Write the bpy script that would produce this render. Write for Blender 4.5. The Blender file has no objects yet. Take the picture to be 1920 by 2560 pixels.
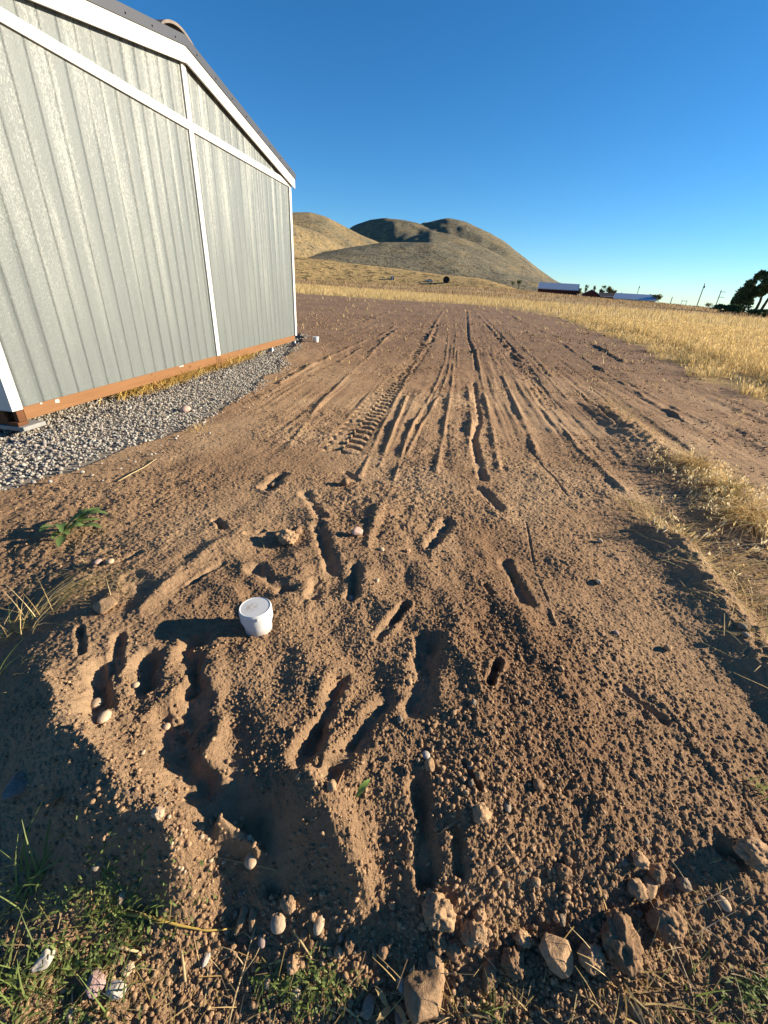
import bpy, math, random
import numpy as np
from mathutils import Matrix, Vector

# ------------------------------------------------------------------ scene, camera, sky, sun, exposure
S = bpy.context.scene
COL = S.collection
FPX, PITCH, ROLL, CAMZ = 1066.3, 0.4897094, 0.0591169, 1.30      # focal in photo px (1920 x 2560)
cp, sp, cr, sr = math.cos(PITCH), math.sin(PITCH), math.cos(ROLL), math.sin(ROLL)
cam = bpy.data.cameras.new("camera")
cam_o = bpy.data.objects.new("camera", cam); COL.objects.link(cam_o)
cam.sensor_fit = 'VERTICAL'; cam.sensor_height = 36.0
cam.lens = FPX / 2560 * 36.0
cam.clip_start = 0.02; cam.clip_end = 20000
right = Vector((cr, sp * sr, cp * sr)) ; up0 = Vector((0, sp, cp)); fwd = Vector((0, cp, -sp))
# image x axis = cos(r)*X + sin(r)*up ; image y axis = -sin(r)*X + cos(r)*up
ix = Vector((1, 0, 0)) * cr + up0 * sr
iy = up0 * cr - Vector((1, 0, 0)) * sr
m = Matrix((ix, iy, -fwd)).transposed().to_4x4(); m.translation = (0, 0, CAMZ)
cam_o.matrix_world = m
S.camera = cam_o

SUN_EL, SUN_AZ = math.radians(17.0), math.radians(83.0)           # azimuth clockwise from +Y
W = bpy.data.worlds.new("World"); S.world = W; W.use_nodes = True
wn, wl = W.node_tree.nodes, W.node_tree.links
wn.clear()
sky = wn.new("ShaderNodeTexSky"); sky.sky_type = 'NISHITA'; sky.sun_disc = False
sky.sun_elevation = SUN_EL; sky.sun_rotation = SUN_AZ
sky.altitude = 1400; sky.air_density = 1.0; sky.dust_density = 0.0; sky.ozone_density = 4.0
hs = wn.new("ShaderNodeHueSaturation"); hs.inputs['Saturation'].default_value = 1.14; hs.inputs['Value'].default_value = 1.08
bg = wn.new("ShaderNodeBackground"); bg.inputs[1].default_value = 0.056
wo = wn.new("ShaderNodeOutputWorld")
wb = wn.new("ShaderNodeMix"); wb.data_type = 'RGBA'; wb.blend_type = 'MULTIPLY'; wb.inputs[0].default_value = 1.0
wb.inputs[7].default_value = (0.84, 1.0, 1.08, 1)                # camera white balance set for the low sun
wl.new(sky.outputs[0], wb.inputs[6]); wl.new(wb.outputs[2], hs.inputs['Color']); wl.new(hs.outputs[0], bg.inputs[0]); wl.new(bg.outputs[0], wo.inputs[0])
sun = bpy.data.lights.new("sun", 'SUN'); sun.energy = 5.0; sun.angle = math.radians(0.5); sun.color = (1.0, 0.87, 0.67)
sun_o = bpy.data.objects.new("sun", sun); COL.objects.link(sun_o)
SD = Vector((math.sin(SUN_AZ) * math.cos(SUN_EL), math.cos(SUN_AZ) * math.cos(SUN_EL), math.sin(SUN_EL)))
sun_o.rotation_euler = SD.to_track_quat('Z', 'Y').to_euler()
S.view_settings.view_transform = 'Standard'; S.view_settings.look = 'None'
S.view_settings.exposure = 1.4; S.view_settings.gamma = 1.0
S.cycles.max_bounces = 6

rng = np.random.default_rng(7)
random.seed(7)

# ------------------------------------------------------------------ numpy noise
def _h(ix, iy, seed):
    n = (ix.astype(np.int64) * 374761393 + iy.astype(np.int64) * 668265263 + seed * 1442695041) & 0xffffffff
    n = ((n ^ (n >> 13)) * 1274126177) & 0xffffffff
    n = ((n ^ (n >> 16)) * 2246822519) & 0xffffffff
    return ((n ^ (n >> 15)) & 0xffffff) / float(0xffffff)
def vnoise(x, y, seed=0):
    xi, yi = np.floor(x), np.floor(y); fx, fy = x - xi, y - yi
    u = fx * fx * fx * (fx * (fx * 6 - 15) + 10); v = fy * fy * fy * (fy * (fy * 6 - 15) + 10)
    a, b = _h(xi, yi, seed), _h(xi + 1, yi, seed); c, d = _h(xi, yi + 1, seed), _h(xi + 1, yi + 1, seed)
    return (a + (b - a) * u) * (1 - v) + (c + (d - c) * u) * v - 0.5
def fbm(x, y, oct=4, seed=0, gain=0.5):
    s = 0; a = 1.0
    for k in range(oct):
        s = s + a * vnoise(x * 2 ** k + 17.3 * k, y * 2 ** k - 9.1 * k, seed + k); a *= gain
    return s
def lumps(x, y, seed=0, rmin=0.25, rmax=0.62):
    """rounded crumbs: max over jittered hemispheres of unit-cell size"""
    xi, yi = np.floor(x), np.floor(y); out = np.zeros_like(x)
    for dx in (-1, 0, 1):
        for dy in (-1, 0, 1):
            cx, cy = xi + dx, yi + dy
            px = cx + _h(cx, cy, seed); py = cy + _h(cx, cy, seed + 1)
            r = rmin + (rmax - rmin) * _h(cx, cy, seed + 2) ** 2
            q = 1 - ((x - px) ** 2 + (y - py) ** 2) / (r * r)
            out = np.maximum(out, r * np.sqrt(np.maximum(q, 0)))
    return out
def n3(p, seed=0):
    i = np.floor(p); f = p - i; u = f * f * (3 - 2 * f); r = 0
    for a in (0, 1):
        for b in (0, 1):
            for c in (0, 1):
                w = (u[:, 0] if a else 1 - u[:, 0]) * (u[:, 1] if b else 1 - u[:, 1]) * (u[:, 2] if c else 1 - u[:, 2])
                r = r + w * _h(i[:, 0] + a + 57 * (i[:, 2] + c), i[:, 1] + b - 131 * (i[:, 2] + c), seed)
    return r - 0.5
def sstep(a, b, x):
    t = np.clip((x - a) / (b - a), 0, 1); return t * t * (3 - 2 * t)

# ------------------------------------------------------------------ photo pixel -> point on the ground
def ray(px, py):
    a = (px - 960) / FPX; b = -(py - 1280) / FPX
    u = a * cr - b * sr; v = a * sr + b * cr
    return np.array([u, cp + v * sp, -sp + v * cp])
def G(px, py, z=0.0):
    d = ray(px, py); k = (z - CAMZ) / d[2]
    return np.array([d[0] * k, d[1] * k])
def at_dist(px, py, dist):
    """point on the ray of a far thing at a given horizontal distance"""
    d = ray(px, py); k = dist / math.hypot(d[0], d[1])
    return np.array([d[0] * k, d[1] * k, CAMZ + d[2] * k])

# ------------------------------------------------------------------ mesh helpers
def mesh_obj(name, V, F, mat=None, parent=None, smooth=False, col=None, attrs=None):
    """V (n,3) array, F (m,3|4) int array or list of faces"""
    me = bpy.data.meshes.new(name)
    V = np.asarray(V, dtype=np.float32)
    if isinstance(F, np.ndarray):
        k = F.shape[1]
        me.vertices.add(len(V)); me.vertices.foreach_set("co", V.ravel())
        me.loops.add(F.size); me.loops.foreach_set("vertex_index", F.astype(np.int32).ravel())
        me.polygons.add(len(F)); me.polygons.foreach_set("loop_start", np.arange(0, F.size, k, dtype=np.int32))
        me.polygons.foreach_set("loop_total", np.full(len(F), k, dtype=np.int32))
        me.update(calc_edges=True)
    else:
        me.from_pydata([tuple(v) for v in V], [], F)
    if smooth: me.polygons.foreach_set("use_smooth", np.ones(len(me.polygons), dtype=bool))
    if col is not None:
        a = me.color_attributes.new("tint", 'FLOAT_COLOR', 'POINT')
        c = np.ones((len(V), 4), dtype=np.float32); c[:, :3] = col
        a.data.foreach_set("color", c.ravel())
    for k, v in (attrs or {}).items():
        a = me.attributes.new(k, 'FLOAT', 'POINT'); a.data.foreach_set("value", v.astype(np.float32).ravel())
    if mat: me.materials.append(mat)
    me.validate(verbose=False)
    o = bpy.data.objects.new(name, me); COL.objects.link(o)
    if parent: o.parent = parent
    return o
def tag(o, label, cat=None, group=None, kind=None):
    if label: o['label'] = label
    if cat: o['category'] = cat
    if group: o['group'] = group
    if kind: o['kind'] = kind
    return o
def empty(name, loc, label, cat, group=None):
    o = bpy.data.objects.new(name, None); COL.objects.link(o); o.location = loc; o.empty_display_size = 0.1
    return tag(o, label, cat, group)
class MB:
    def __init__(s): s.V = []; s.F = []
    def add(s, V, F):
        n = len(s.V); s.V += [tuple(v) for v in V]; s.F += [[i + n for i in f] for f in F]; return s
    def box(s, c, d, fn=None):
        """box from corner c to corner d, optionally mapped"""
        x0, y0, z0 = c; x1, y1, z1 = d
        V = [(x0, y0, z0), (x1, y0, z0), (x1, y1, z0), (x0, y1, z0), (x0, y0, z1), (x1, y0, z1), (x1, y1, z1), (x0, y1, z1)]
        if fn: V = [fn(*v) for v in V]
        return s.add(V, [(3, 2, 1, 0), (4, 5, 6, 7), (0, 1, 5, 4), (1, 2, 6, 5), (2, 3, 7, 6), (3, 0, 4, 7)])
    def prism(s, poly, y0, y1, fn):
        """polygon (a,b) extruded along third coordinate"""
        n = len(poly)
        V = [fn(a, y0, b) for a, b in poly] + [fn(a, y1, b) for a, b in poly]
        return s.add(V, [list(range(n)), list(range(2 * n - 1, n - 1, -1))] + [[(i + 1) % n, i, i + n, (i + 1) % n + n] for i in range(n)])
    def lathe(s, prof, n=40, c=(0, 0, 0)):
        V = []; F = []
        for r, z in prof:
            for k in range(n):
                a = 2 * math.pi * k / n; V.append((c[0] + r * math.cos(a), c[1] + r * math.sin(a), c[2] + z))
        for i in range(len(prof) - 1):
            for k in range(n):
                F.append((i * n + k, i * n + (k + 1) % n, (i + 1) * n + (k + 1) % n, (i + 1) * n + k))
        F.append(list(range(n - 1, -1, -1))); b = (len(prof) - 1) * n; F.append(list(range(b, b + n)))
        return s.add(V, F)
    def tube(s, pts, rads, n=7):
        pts = [Vector(p) for p in pts]; V = []; F = []
        for i, p in enumerate(pts):
            t = (pts[min(i + 1, len(pts) - 1)] - pts[max(i - 1, 0)]).normalized()
            a = t.orthogonal().normalized() if i == 0 else (a - t * a.dot(t)).normalized()
            b = t.cross(a)
            for k in range(n):
                q = 2 * math.pi * k / n; V.append(p + (a * math.cos(q) + b * math.sin(q)) * rads[i])
        for i in range(len(pts) - 1):
            for k in range(n):
                F.append((i * n + k, i * n + (k + 1) % n, (i + 1) * n + (k + 1) % n, (i + 1) * n + k))
        F.append(list(range(n - 1, -1, -1))); b0 = (len(pts) - 1) * n; F.append(list(range(b0, b0 + n)))
        return s.add(V, F)
    def build(s, name, mat, parent=None, smooth=False, bevel=0, sharp=0):
        o = mesh_obj(name, np.array(s.V), s.F, mat, parent, smooth)
        if sharp: o.data.set_sharp_from_angle(angle=math.radians(sharp))
        if bevel:
            b = o.modifiers.new("bevel", 'BEVEL'); b.width = bevel; b.segments = 2; b.limit_method = 'ANGLE'
        return o

# ------------------------------------------------------------------ materials
def mat(name):
    M = bpy.data.materials.new(name); M.use_nodes = True
    nt = M.node_tree; B = nt.nodes["Principled BSDF"]; B.inputs['Roughness'].default_value = 0.9
    B.inputs['Specular IOR Level'].default_value = 0.2
    return M, nt, B
def node(nt, t, **kw):
    n = nt.nodes.new(t)
    for k, v in kw.items():
        if k in n.inputs: n.inputs[k].default_value = v
        else: setattr(n, k, v)
    return n
def noise(nt, scale, detail=4, rough=0.55, vec=None, dist=0.0):
    n = node(nt, "ShaderNodeTexNoise"); n.inputs['Scale'].default_value = scale; n.inputs['Detail'].default_value = detail
    n.inputs['Roughness'].default_value = rough; n.inputs['Distortion'].default_value = dist
    if vec is not None: nt.links.new(vec, n.inputs['Vector'])
    return n.outputs['Fac']
def ramp(nt, fac, stops):
    r = node(nt, "ShaderNodeValToRGB"); e = r.color_ramp.elements
    while len(e) < len(stops): e.new(0.5)
    for el, (p, c) in zip(e, stops): el.position = p; el.color = (*c, 1) if len(c) == 3 else c
    nt.links.new(fac, r.inputs[0]); return r.outputs[0]
def mix(nt, fac, a, b, mode='MIX'):
    n = node(nt, "ShaderNodeMix", data_type='RGBA', blend_type=mode)
    for k, v in ((0, fac), (6, a), (7, b)):
        if isinstance(v, (int, float)): n.inputs[k].default_value = v
        elif isinstance(v, tuple): n.inputs[k].default_value = (*v, 1)
        else: nt.links.new(v, n.inputs[k])
    return n.outputs[2]
def pos(nt): return node(nt, "ShaderNodeNewGeometry").outputs['Position']
def objc(nt): return node(nt, "ShaderNodeTexCoord").outputs['Object']
def scaled(nt, vec, s):
    n = node(nt, "ShaderNodeVectorMath", operation='MULTIPLY'); nt.links.new(vec, n.inputs[0]); n.inputs[1].default_value = s
    return n.outputs[0]
def attr(nt, name, out='Fac'):
    n = node(nt, "ShaderNodeAttribute"); n.attribute_name = name; return n.outputs[out]
def math_(nt, op, a, b=0.0):
    n = node(nt, "ShaderNodeMath", operation=op)
    for k, v in ((0, a), (1, b)):
        if isinstance(v, (int, float)): n.inputs[k].default_value = v
        else: nt.links.new(v, n.inputs[k])
    return n.outputs[0]
def bump(nt, B, h, dist=0.005, strength=1.0, prev=None):
    b = node(nt, "ShaderNodeBump"); b.inputs['Distance'].default_value = dist; b.inputs['Strength'].default_value = strength
    nt.links.new(h, b.inputs['Height'])
    if prev is not None: nt.links.new(prev, b.inputs['Normal'])
    nt.links.new(b.outputs[0], B.inputs['Normal']); return b.outputs[0]

def simple(name, c, c2=None, scale=20, rough=0.8, bmp=0.0, metallic=0.0, spec=0.25, detail=5):
    M, nt, B = mat(name); B.inputs['Roughness'].default_value = rough; B.inputs['Metallic'].default_value = metallic
    B.inputs['Specular IOR Level'].default_value = spec
    f = noise(nt, scale, detail, 0.6, objc(nt))
    nt.links.new(ramp(nt, f, [(0.3, c), (0.7, c2 or tuple(x * 0.75 for x in c))]), B.inputs['Base Color'])
    if bmp: bump(nt, B, f, bmp)
    return M
def tinted(name, rough=0.9, scale=60, spec=0.15, trans=0.0, bmp=0.0):
    """base colour from each piece's own tint"""
    M, nt, B = mat(name); B.inputs['Roughness'].default_value = rough; B.inputs['Specular IOR Level'].default_value = spec
    t = attr(nt, "tint", 'Color'); f = noise(nt, scale, 4, 0.6, pos(nt))
    c = mix(nt, 0.6, t, mix(nt, f, (0.55, 0.55, 0.55), (1.4, 1.4, 1.4)), 'MULTIPLY')
    nt.links.new(c, B.inputs['Base Color'])
    if bmp: bump(nt, B, f, bmp)
    if trans:
        T = node(nt, "ShaderNodeBsdfTranslucent"); nt.links.new(c, T.inputs[0])
        X = node(nt, "ShaderNodeMixShader"); X.inputs[0].default_value = trans
        nt.links.new(B.outputs[0], X.inputs[1]); nt.links.new(T.outputs[0], X.inputs[2])
        nt.links.new(X.outputs[0], nt.nodes['Material Output'].inputs[0])
    return M

def ground_material():
    M, nt, B = mat("earth"); B.inputs['Roughness'].default_value = 0.95; B.inputs['Specular IOR Level'].default_value = 0.1
    P = pos(nt)
    tan, red, dark, pale = (0.42, 0.275, 0.16), (0.25, 0.15, 0.087), (0.145, 0.085, 0.052), (0.50, 0.348, 0.212)
    big = noise(nt, 0.9, 5, 0.6, P)
    c = ramp(nt, big, [(0.32, tan), (0.66, (0.29, 0.185, 0.11))])
    c = mix(nt, attr(nt, "reddish"), c, red)
    c = mix(nt, attr(nt, "packed"), c, pale)
    fine = noise(nt, 45, 6, 0.7, P)
    c = mix(nt, 0.55, c, ramp(nt, fine, [(0.25, (0.55, 0.5, 0.47)), (0.5, (1, 1, 1)), (0.78, (1.25, 1.22, 1.18))]), 'MULTIPLY')
    grain = noise(nt, 320, 3, 0.7, P)
    c = mix(nt, 0.4, c, ramp(nt, grain, [(0.3, (0.6, 0.58, 0.55)), (0.7, (1.3, 1.3, 1.3))]), 'MULTIPLY')
    # far pad, paler and greyer
    padc = ramp(nt, noise(nt, 0.35, 5, 0.6, P), [(0.3, (0.265, 0.17, 0.107)), (0.7, (0.185, 0.116, 0.073))])
    padc = mix(nt, 0.5, padc, ramp(nt, noise(nt, 9, 6, 0.75, P), [(0.3, (0.5, 0.47, 0.45)), (0.7, (1.4, 1.4, 1.4))]), 'MULTIPLY')
    c = mix(nt, attr(nt, "far_pad"), c, padc)
    gr = ramp(nt, noise(nt, 60, 3, 0.6, P), [(0.3, (0.20, 0.17, 0.135)), (0.7, (0.33, 0.29, 0.235))])
    c = mix(nt, attr(nt, "gravel"), c, gr)
    fieldc = ramp(nt, noise(nt, 2.5, 6, 0.7, P), [(0.3, (0.380, 0.274, 0.125)), (0.55, (0.304, 0.209, 0.095)), (0.75, (0.198, 0.129, 0.065))])
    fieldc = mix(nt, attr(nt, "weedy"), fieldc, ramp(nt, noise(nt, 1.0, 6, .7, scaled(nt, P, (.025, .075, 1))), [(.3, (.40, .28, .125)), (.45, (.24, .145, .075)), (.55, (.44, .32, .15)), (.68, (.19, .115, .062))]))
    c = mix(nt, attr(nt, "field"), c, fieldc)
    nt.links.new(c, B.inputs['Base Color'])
    h = math_(nt, 'ADD', math_(nt, 'MULTIPLY', fine, 1.0), math_(nt, 'MULTIPLY', grain, 0.5))
    bump(nt, B, h, 0.016, 1.0)
    return M

M_GROUND = ground_material()
M_CLOD = None
def clod_material():
    M, nt, B = mat("clod_earth"); B.inputs['Roughness'].default_value = 0.95; B.inputs['Specular IOR Level'].default_value = 0.1
    t = attr(nt, "tint", 'Color'); P = pos(nt)
    f = noise(nt, 70, 6, 0.7, P); g = noise(nt, 300, 3, 0.7, P)
    c = mix(nt, 0.8, t, ramp(nt, f, [(0.28, (0.6, 0.56, 0.53)), (0.7, (1.2, 1.2, 1.2))]), 'MULTIPLY')
    c = mix(nt, 0.5, c, ramp(nt, g, [(0.3, (0.7, 0.7, 0.7)), (0.7, (1.25, 1.25, 1.25))]), 'MULTIPLY')
    nt.links.new(c, B.inputs['Base Color'])
    bump(nt, B, math_(nt, 'ADD', f, math_(nt, 'MULTIPLY', g, 0.5)), 0.006, 0.8)
    return M
M_CLOD = clod_material()
M_STONE = tinted("stone", 0.9, 90, 0.1, bmp=0.002)
M_GRAVEL = tinted("gravel_stone", 0.8, 120, 0.3, bmp=0.001)
M_STRAW = tinted("straw", 0.75, 40, 0.25, trans=0.38)
M_LEAF = tinted("green_leaf", 0.6, 60, 0.3, trans=0.35)
M_TREE = tinted("tree_leaf", 0.7, 3, 0.2, trans=0.2)
M_BARK = simple("bark", (0.09, 0.07, 0.055), (0.05, 0.04, 0.03), 6, 0.9, 0.01)

# ------------------------------------------------------------------ the lie of the land (metres, camera foot at the origin)
Z0 = 0.03                                                        # the graded pad; gravel lies at 0
ctl = [  # photo px, height above the gravel
    (640, 1570, .16), (1300, 1450, .11), (870, 1145, .07), (1000, 1700, .16), (750, 1800, .175), (500, 1700, .16), (300, 1620, .155),
    (200, 1450, .07), (120, 1330, .02), (0, 1500, 0), (40, 1600, .04), (100, 1690, .165), (130, 1790, .18), (190, 1890, .185),
    (270, 1975, .18), (360, 2055, .165), (430, 2130, .14), (255, 1850, .175), (340, 1930, .17), (420, 2010, .155), (480, 2085, .14), (470, 2210, .08), (30, 1740, .13), (50, 1860, .12), (0, 1900, .085), (-60, 1760, .08),
    (95, 1975, .12), (40, 2050, .07), (160, 2070, .115), (90, 2150, .035), (255, 2140, .105), (280, 2240, .03), (385, 2175, .095), (380, 2265, .01),
    (0, 2200, .01), (120, 2300, 0), (-100, 2000, .04),
    (230, 1760, .15), (330, 1830, .15), (480, 1900, .15), (560, 1990, .145), (620, 2070, .11), (700, 1930, .18), (770, 2020, .165), (840, 2110, .11),
    (330, 2340, -.01), (500, 2350, -.02), (700, 2400, -.035), (960, 2460, -.05), (1200, 2490, -.05), (1500, 2500, -.04), (1900, 2460, -.04),
    (0, 2550, -.03), (960, 2620, -.06), (1900, 2620, -.05), (300, 2500, -.04), (960, 2000, .15), (960, 2230, .04), (1200, 2100, .12), (1300, 2280, 0),
    (1500, 2000, .10), (1600, 2280, -.02), (1700, 1900, .08), (1870, 2150, .02), (1700, 1600, .09), (1900, 1850, .05), (1900, 1400, .06),
    (600, 2210, .01), (530, 2230, .03), (400, 1000, 0), (60, 1150, 0), (700, 900, .02), (1100, 900, .04), (1800, 950, .04), (1000, 1000, .05),
    (250, 1250, .03), (550, 1250, .07), (1500, 1150, .07), (1150, 1250, .09), (-500, 1500, -.05), (-600, 2000, -.1), (2400, 1300, .03), (2600, 1900, 0), (2500, 2500, -.05)]
CX = np.array([G(a, b, z) for a, b, z in ctl]); CZ = np.array([z for *_, z in ctl])
def _tps(d2): return 0.5 * d2 * np.log(d2 + 1e-9)
_K = _tps(((CX[:, None] - CX[None]) ** 2).sum(-1)) + np.eye(len(CX)) * 0.0006
_Pm = np.c_[np.ones(len(CX)), CX]
_A = np.block([[_K, _Pm], [_Pm.T, np.zeros((3, 3))]])
_w = np.linalg.solve(_A, np.r_[CZ, 0, 0, 0])
gx = np.linspace(-5, 5, 301); gy = np.linspace(-1, 9, 301)
GX, GY = np.meshgrid(gx, gy)
_q = np.c_[GX.ravel(), GY.ravel()]
_B = np.zeros(len(_q))
for i in range(len(CX)): _B += _w[i] * _tps(((_q - CX[i]) ** 2).sum(-1))
_B += _w[-3] + _q @ _w[-2:]
_B = np.clip(_B, -.16, .26).reshape(GX.shape)
def base(x, y):
    u = np.clip((x + 5) / 10 * 300, 0, 299.999); v = np.clip((y + 1) / 10 * 300, 0, 299.999)
    i, j = u.astype(int), v.astype(int); fu, fv = u - i, v - j
    b = (_B[j, i] * (1 - fu) + _B[j, i + 1] * fu) * (1 - fv) + (_B[j + 1, i] * (1 - fu) + _B[j + 1, i + 1] * fu) * fv
    w = (1 - sstep(3.2, 4.8, np.abs(x))) * (1 - sstep(4.5, 7.5, y)) * sstep(-1, -.2, y)
    far = np.where(y < 0.5, -.08, Z0)
    return b * w + far * (1 - w)

# far country: ground height at 220 m by direction, then falling away into the valley
L0 = [(-400, 705), (740, 700), (1000, 712), (1260, 722), (1330, 731), (1440, 741), (1560, 752), (1640, 758), (1750, 768), (1920, 789), (2400, 830)]
L0p = np.array([at_dist(a, b, 220.0) for a, b in L0]); L0a = np.arctan2(L0p[:, 0], L0p[:, 1]); L0z = L0p[:, 2]
def far_height(x, y):
    d = np.hypot(x, y); az = np.arctan2(x, y)
    z2 = np.interp(az, L0a, L0z)
    return z2 * sstep(45, 210, d) - np.maximum(d - 230, 0) * 0.025

def scale_at(px, py, z=0.1):
    p = G(px, py, z); return (p[1] * cp - (z - CAMZ) * sp) / FPX      # metres per photo pixel (across)
# features: kind, pixel polyline, half width px, height m
FEAT = [
 ('pit', [(850, 1702), (805, 1800), (755, 1888)], 30, .068), ('pit', [(966, 1748), (890, 1840), (820, 1925)], 31, .06),
 ('pit', [(1073, 1605), (1062, 1680), (1042, 1760)], 36, .065), ('pit', [(1244, 1658), (1224, 1708)], 11, .06),
 ('pit', [(1012, 1518), (975, 1560), (945, 1594)], 13, .045), ('ridge', [(1024, 1536), (1034, 1600), (1044, 1700)], 17, .03),
 ('pit', [(487, 1600), (486, 1690), (480, 1785)], 42, .065), ('pit', [(375, 1645), (362, 1722)], 31, .06),
 ('pit', [(415, 1790), (440, 1860), (500, 1960)], 50, .05), ('pit', [(500, 1965), (560, 2000), (620, 2050)], 60, .03),
 ('pit', [(243, 1670), (250, 1765)], 31, .055), ('pit', [(203, 1580), (206, 1640)], 12, .035), ('pit', [(297, 1590), (290, 1675)], 15, .045),
 ('ridge', [(120, 1700), (165, 1785), (240, 1880), (320, 1960), (390, 2040), (430, 2110)], 40, .018),
 ('ridge', [(560, 2080), (620, 2130), (650, 2170)], 22, .05), ('ridge', [(760, 1960), (840, 2080), (905, 2230)], 50, .04),
 ('pit', [(575, 1910), (600, 1960)], 40, .025), ('ridge', [(555, 1800), (545, 1850), (515, 1905)], 26, .035),
 ('pit', [(640, 2040), (690, 2110), (700, 2180)], 42, .025),
 ('ridge', [(350, 1531), (410, 1470), (482, 1408), (548, 1362)], 27, .028), ('pit', [(475, 1455), (515, 1428), (555, 1405)], 11, .03),
 ('ridge', [(270, 1510), (300, 1480)], 16, .03), ('pit', [(330, 1445), (370, 1470)], 24, .03), ('pit', [(310, 1400), (340, 1385)], 14, .025),
 ('pit', [(670, 1218), (700, 1192)], 20, .06), ('pit', [(764, 1232), (785, 1262), (802, 1295)], 17, .03),
 ('pit', [(798, 1314), (812, 1370), (831, 1430)], 20, .04), ('pit', [(889, 1420), (882, 1497)], 20, .045), ('pit', [(793, 1455), (783, 1497)], 18, .035),
 ('pit', [(640, 1420), (670, 1450), (715, 1475)], 26, .035), ('ridge', [(752, 1400), (775, 1470), (778, 1530)], 14, .03), ('ridge', [(735, 1390), (760, 1440)], 12, .02),
 ('pit', [(1116, 1307), (1100, 1335), (1076, 1366)], 19, .045), ('pit', [(1265, 1400), (1290, 1450), (1316, 1505)], 21, .045),
 ('pit', [(1198, 1218), (1222, 1240), (1250, 1272)], 18, .03), ('pit', [(1213, 1464), (1228, 1488)], 9, .04),
 ('ridge', [(690, 1340), (735, 1330)], 13, .045), ('pit', [(540, 1300), (556, 1320)], 12, .035), ('pit', [(620, 1335), (655, 1328)], 10, .03),
 ('pit', [(1050, 1945), (1060, 2060), (1066, 2180)], 26, .055), ('pit', [(1145, 2050), (1150, 2170)], 20, .04), ('pit', [(1160, 1900), (1200, 1960)], 10, .03),
 ('ridge', [(960, 1250), (920, 1360), (925, 1480)], 14, .02),
 # ruts and drag lines on the pad
 ('pit', [(1185, 955), (1199, 1051), (1183, 1101), (1206, 1195)], 11, .035), ('ridge', [(1170, 960), (1178, 1060), (1168, 1140)], 7, .02),
 ('pit', [(1166, 772), (1170, 848), (1186, 888), (1192, 925)], 5, .04), ('ridge', [(1172, 780), (1178, 850), (1194, 888)], 3.5, .03),
 ('ridge', [(1123, 826), (1114, 905), (1090, 964), (1050, 1040)], 3, .022), ('ridge', [(1130, 860), (1121, 930), (1098, 990), (1055, 1060), (1030, 1110), (1004, 1170)], 4, .022),
 ('ridge', [(1018, 990), (990, 1060), (950, 1163)], 5, .022), ('ridge', [(1145, 830), (1143, 920)], 3, .018), ('ridge', [(1060, 1010), (1020, 1090), (985, 1200)], 5, .02),
 ('ridge', [(997, 822), (968, 845), (930, 882)], 4, .06), ('ridge', [(990, 815), (945, 845)], 4, .045),
 ('ridge', [(917, 850), (868, 872), (830, 890), (772, 921), (700, 960)], 5, .045), ('ridge', [(905, 870), (850, 905)], 4, .03),
 ('ridge', [(1108, 778), (1094, 800), (1078, 835), (1070, 858)], 4, .06), ('ridge', [(915, 805), (960, 785), (1040, 762)], 3, .05), ('ridge', [(850, 830), (900, 812), (935, 790)], 3, .04),
 ('ridge', [(1180, 770), (1222, 815), (1256, 850), (1300, 905)], 5, .05), ('pit', [(1228, 812), (1260, 848), (1300, 895)], 5, .03),
 ('ridge', [(1210, 790), (1240, 820)], 4, .04), ('ridge', [(1300, 800), (1360, 830), (1420, 850)], 4, .045), ('ridge', [(1395, 850), (1480, 910), (1600, 985), (1720, 1060)], 6, .04),
 ('ridge', [(1275, 785), (1330, 822)], 3, .04), ('ridge', [(1480, 860), (1560, 905)], 6, .06), ('ridge', [(1560, 950), (1700, 1025), (1800, 1075)], 8, .035),
 ('pit', [(1470, 965), (1560, 1040), (1680, 1120)], 4, .02), ('pit', [(1450, 985), (1540, 1070)], 4, .02),
 ('pit', [(1313, 1295), (1340, 1430), (1392, 1560)], 4, .007), ('pit', [(1330, 1130), (1420, 1240)], 4, .012),
 # the two berms on the right
 ('berm', [(1480, 1005), (1530, 1040), (1600, 1092), (1660, 1140), (1711, 1160), (1800, 1225), (1917, 1325), (2080, 1440)], 34, .062),
 ('berm', [(1560, 1250), (1600, 1292), (1659, 1335), (1741, 1425), (1823, 1545), (1920, 1665), (2100, 1850)], 33, .068),
 ('ridge', [(1400, 1060), (1440, 1120), (1490, 1160), (1560, 1230)], 10, .014),
 ('pit', [(1560, 1720), (1610, 1760), (1660, 1800)], 12, .02), ('ridge', [(1640, 1740), (1740, 1860), (1800, 1950)], 10, .012),
 ('ridge', [(1090, 1180), (1110, 1080), (1130, 960), (1140, 840), (1135, 770)], 4, .022), ('ridge', [(1250, 1180), (1225, 1050), (1200, 930), (1180, 830)], 4, .022),
 ('ridge', [(1340, 1130), (1290, 1010), (1240, 900), (1205, 810)], 4, .022), ('ridge', [(900, 1190), (960, 1060), (1010, 960), (1060, 870)], 4, .022),
 ('ridge', [(720, 1120), (800, 1010), (880, 930), (960, 860), (1020, 810)], 4, .02), ('ridge', [(1430, 1000), (1350, 910), (1290, 850), (1230, 790)], 4, .022),
 ('pit', [(1800, 2130), (1840, 2150)], 30, .03),
 ('pit', [(865, 1180), (890, 1200)], 10, .03),
]
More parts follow.
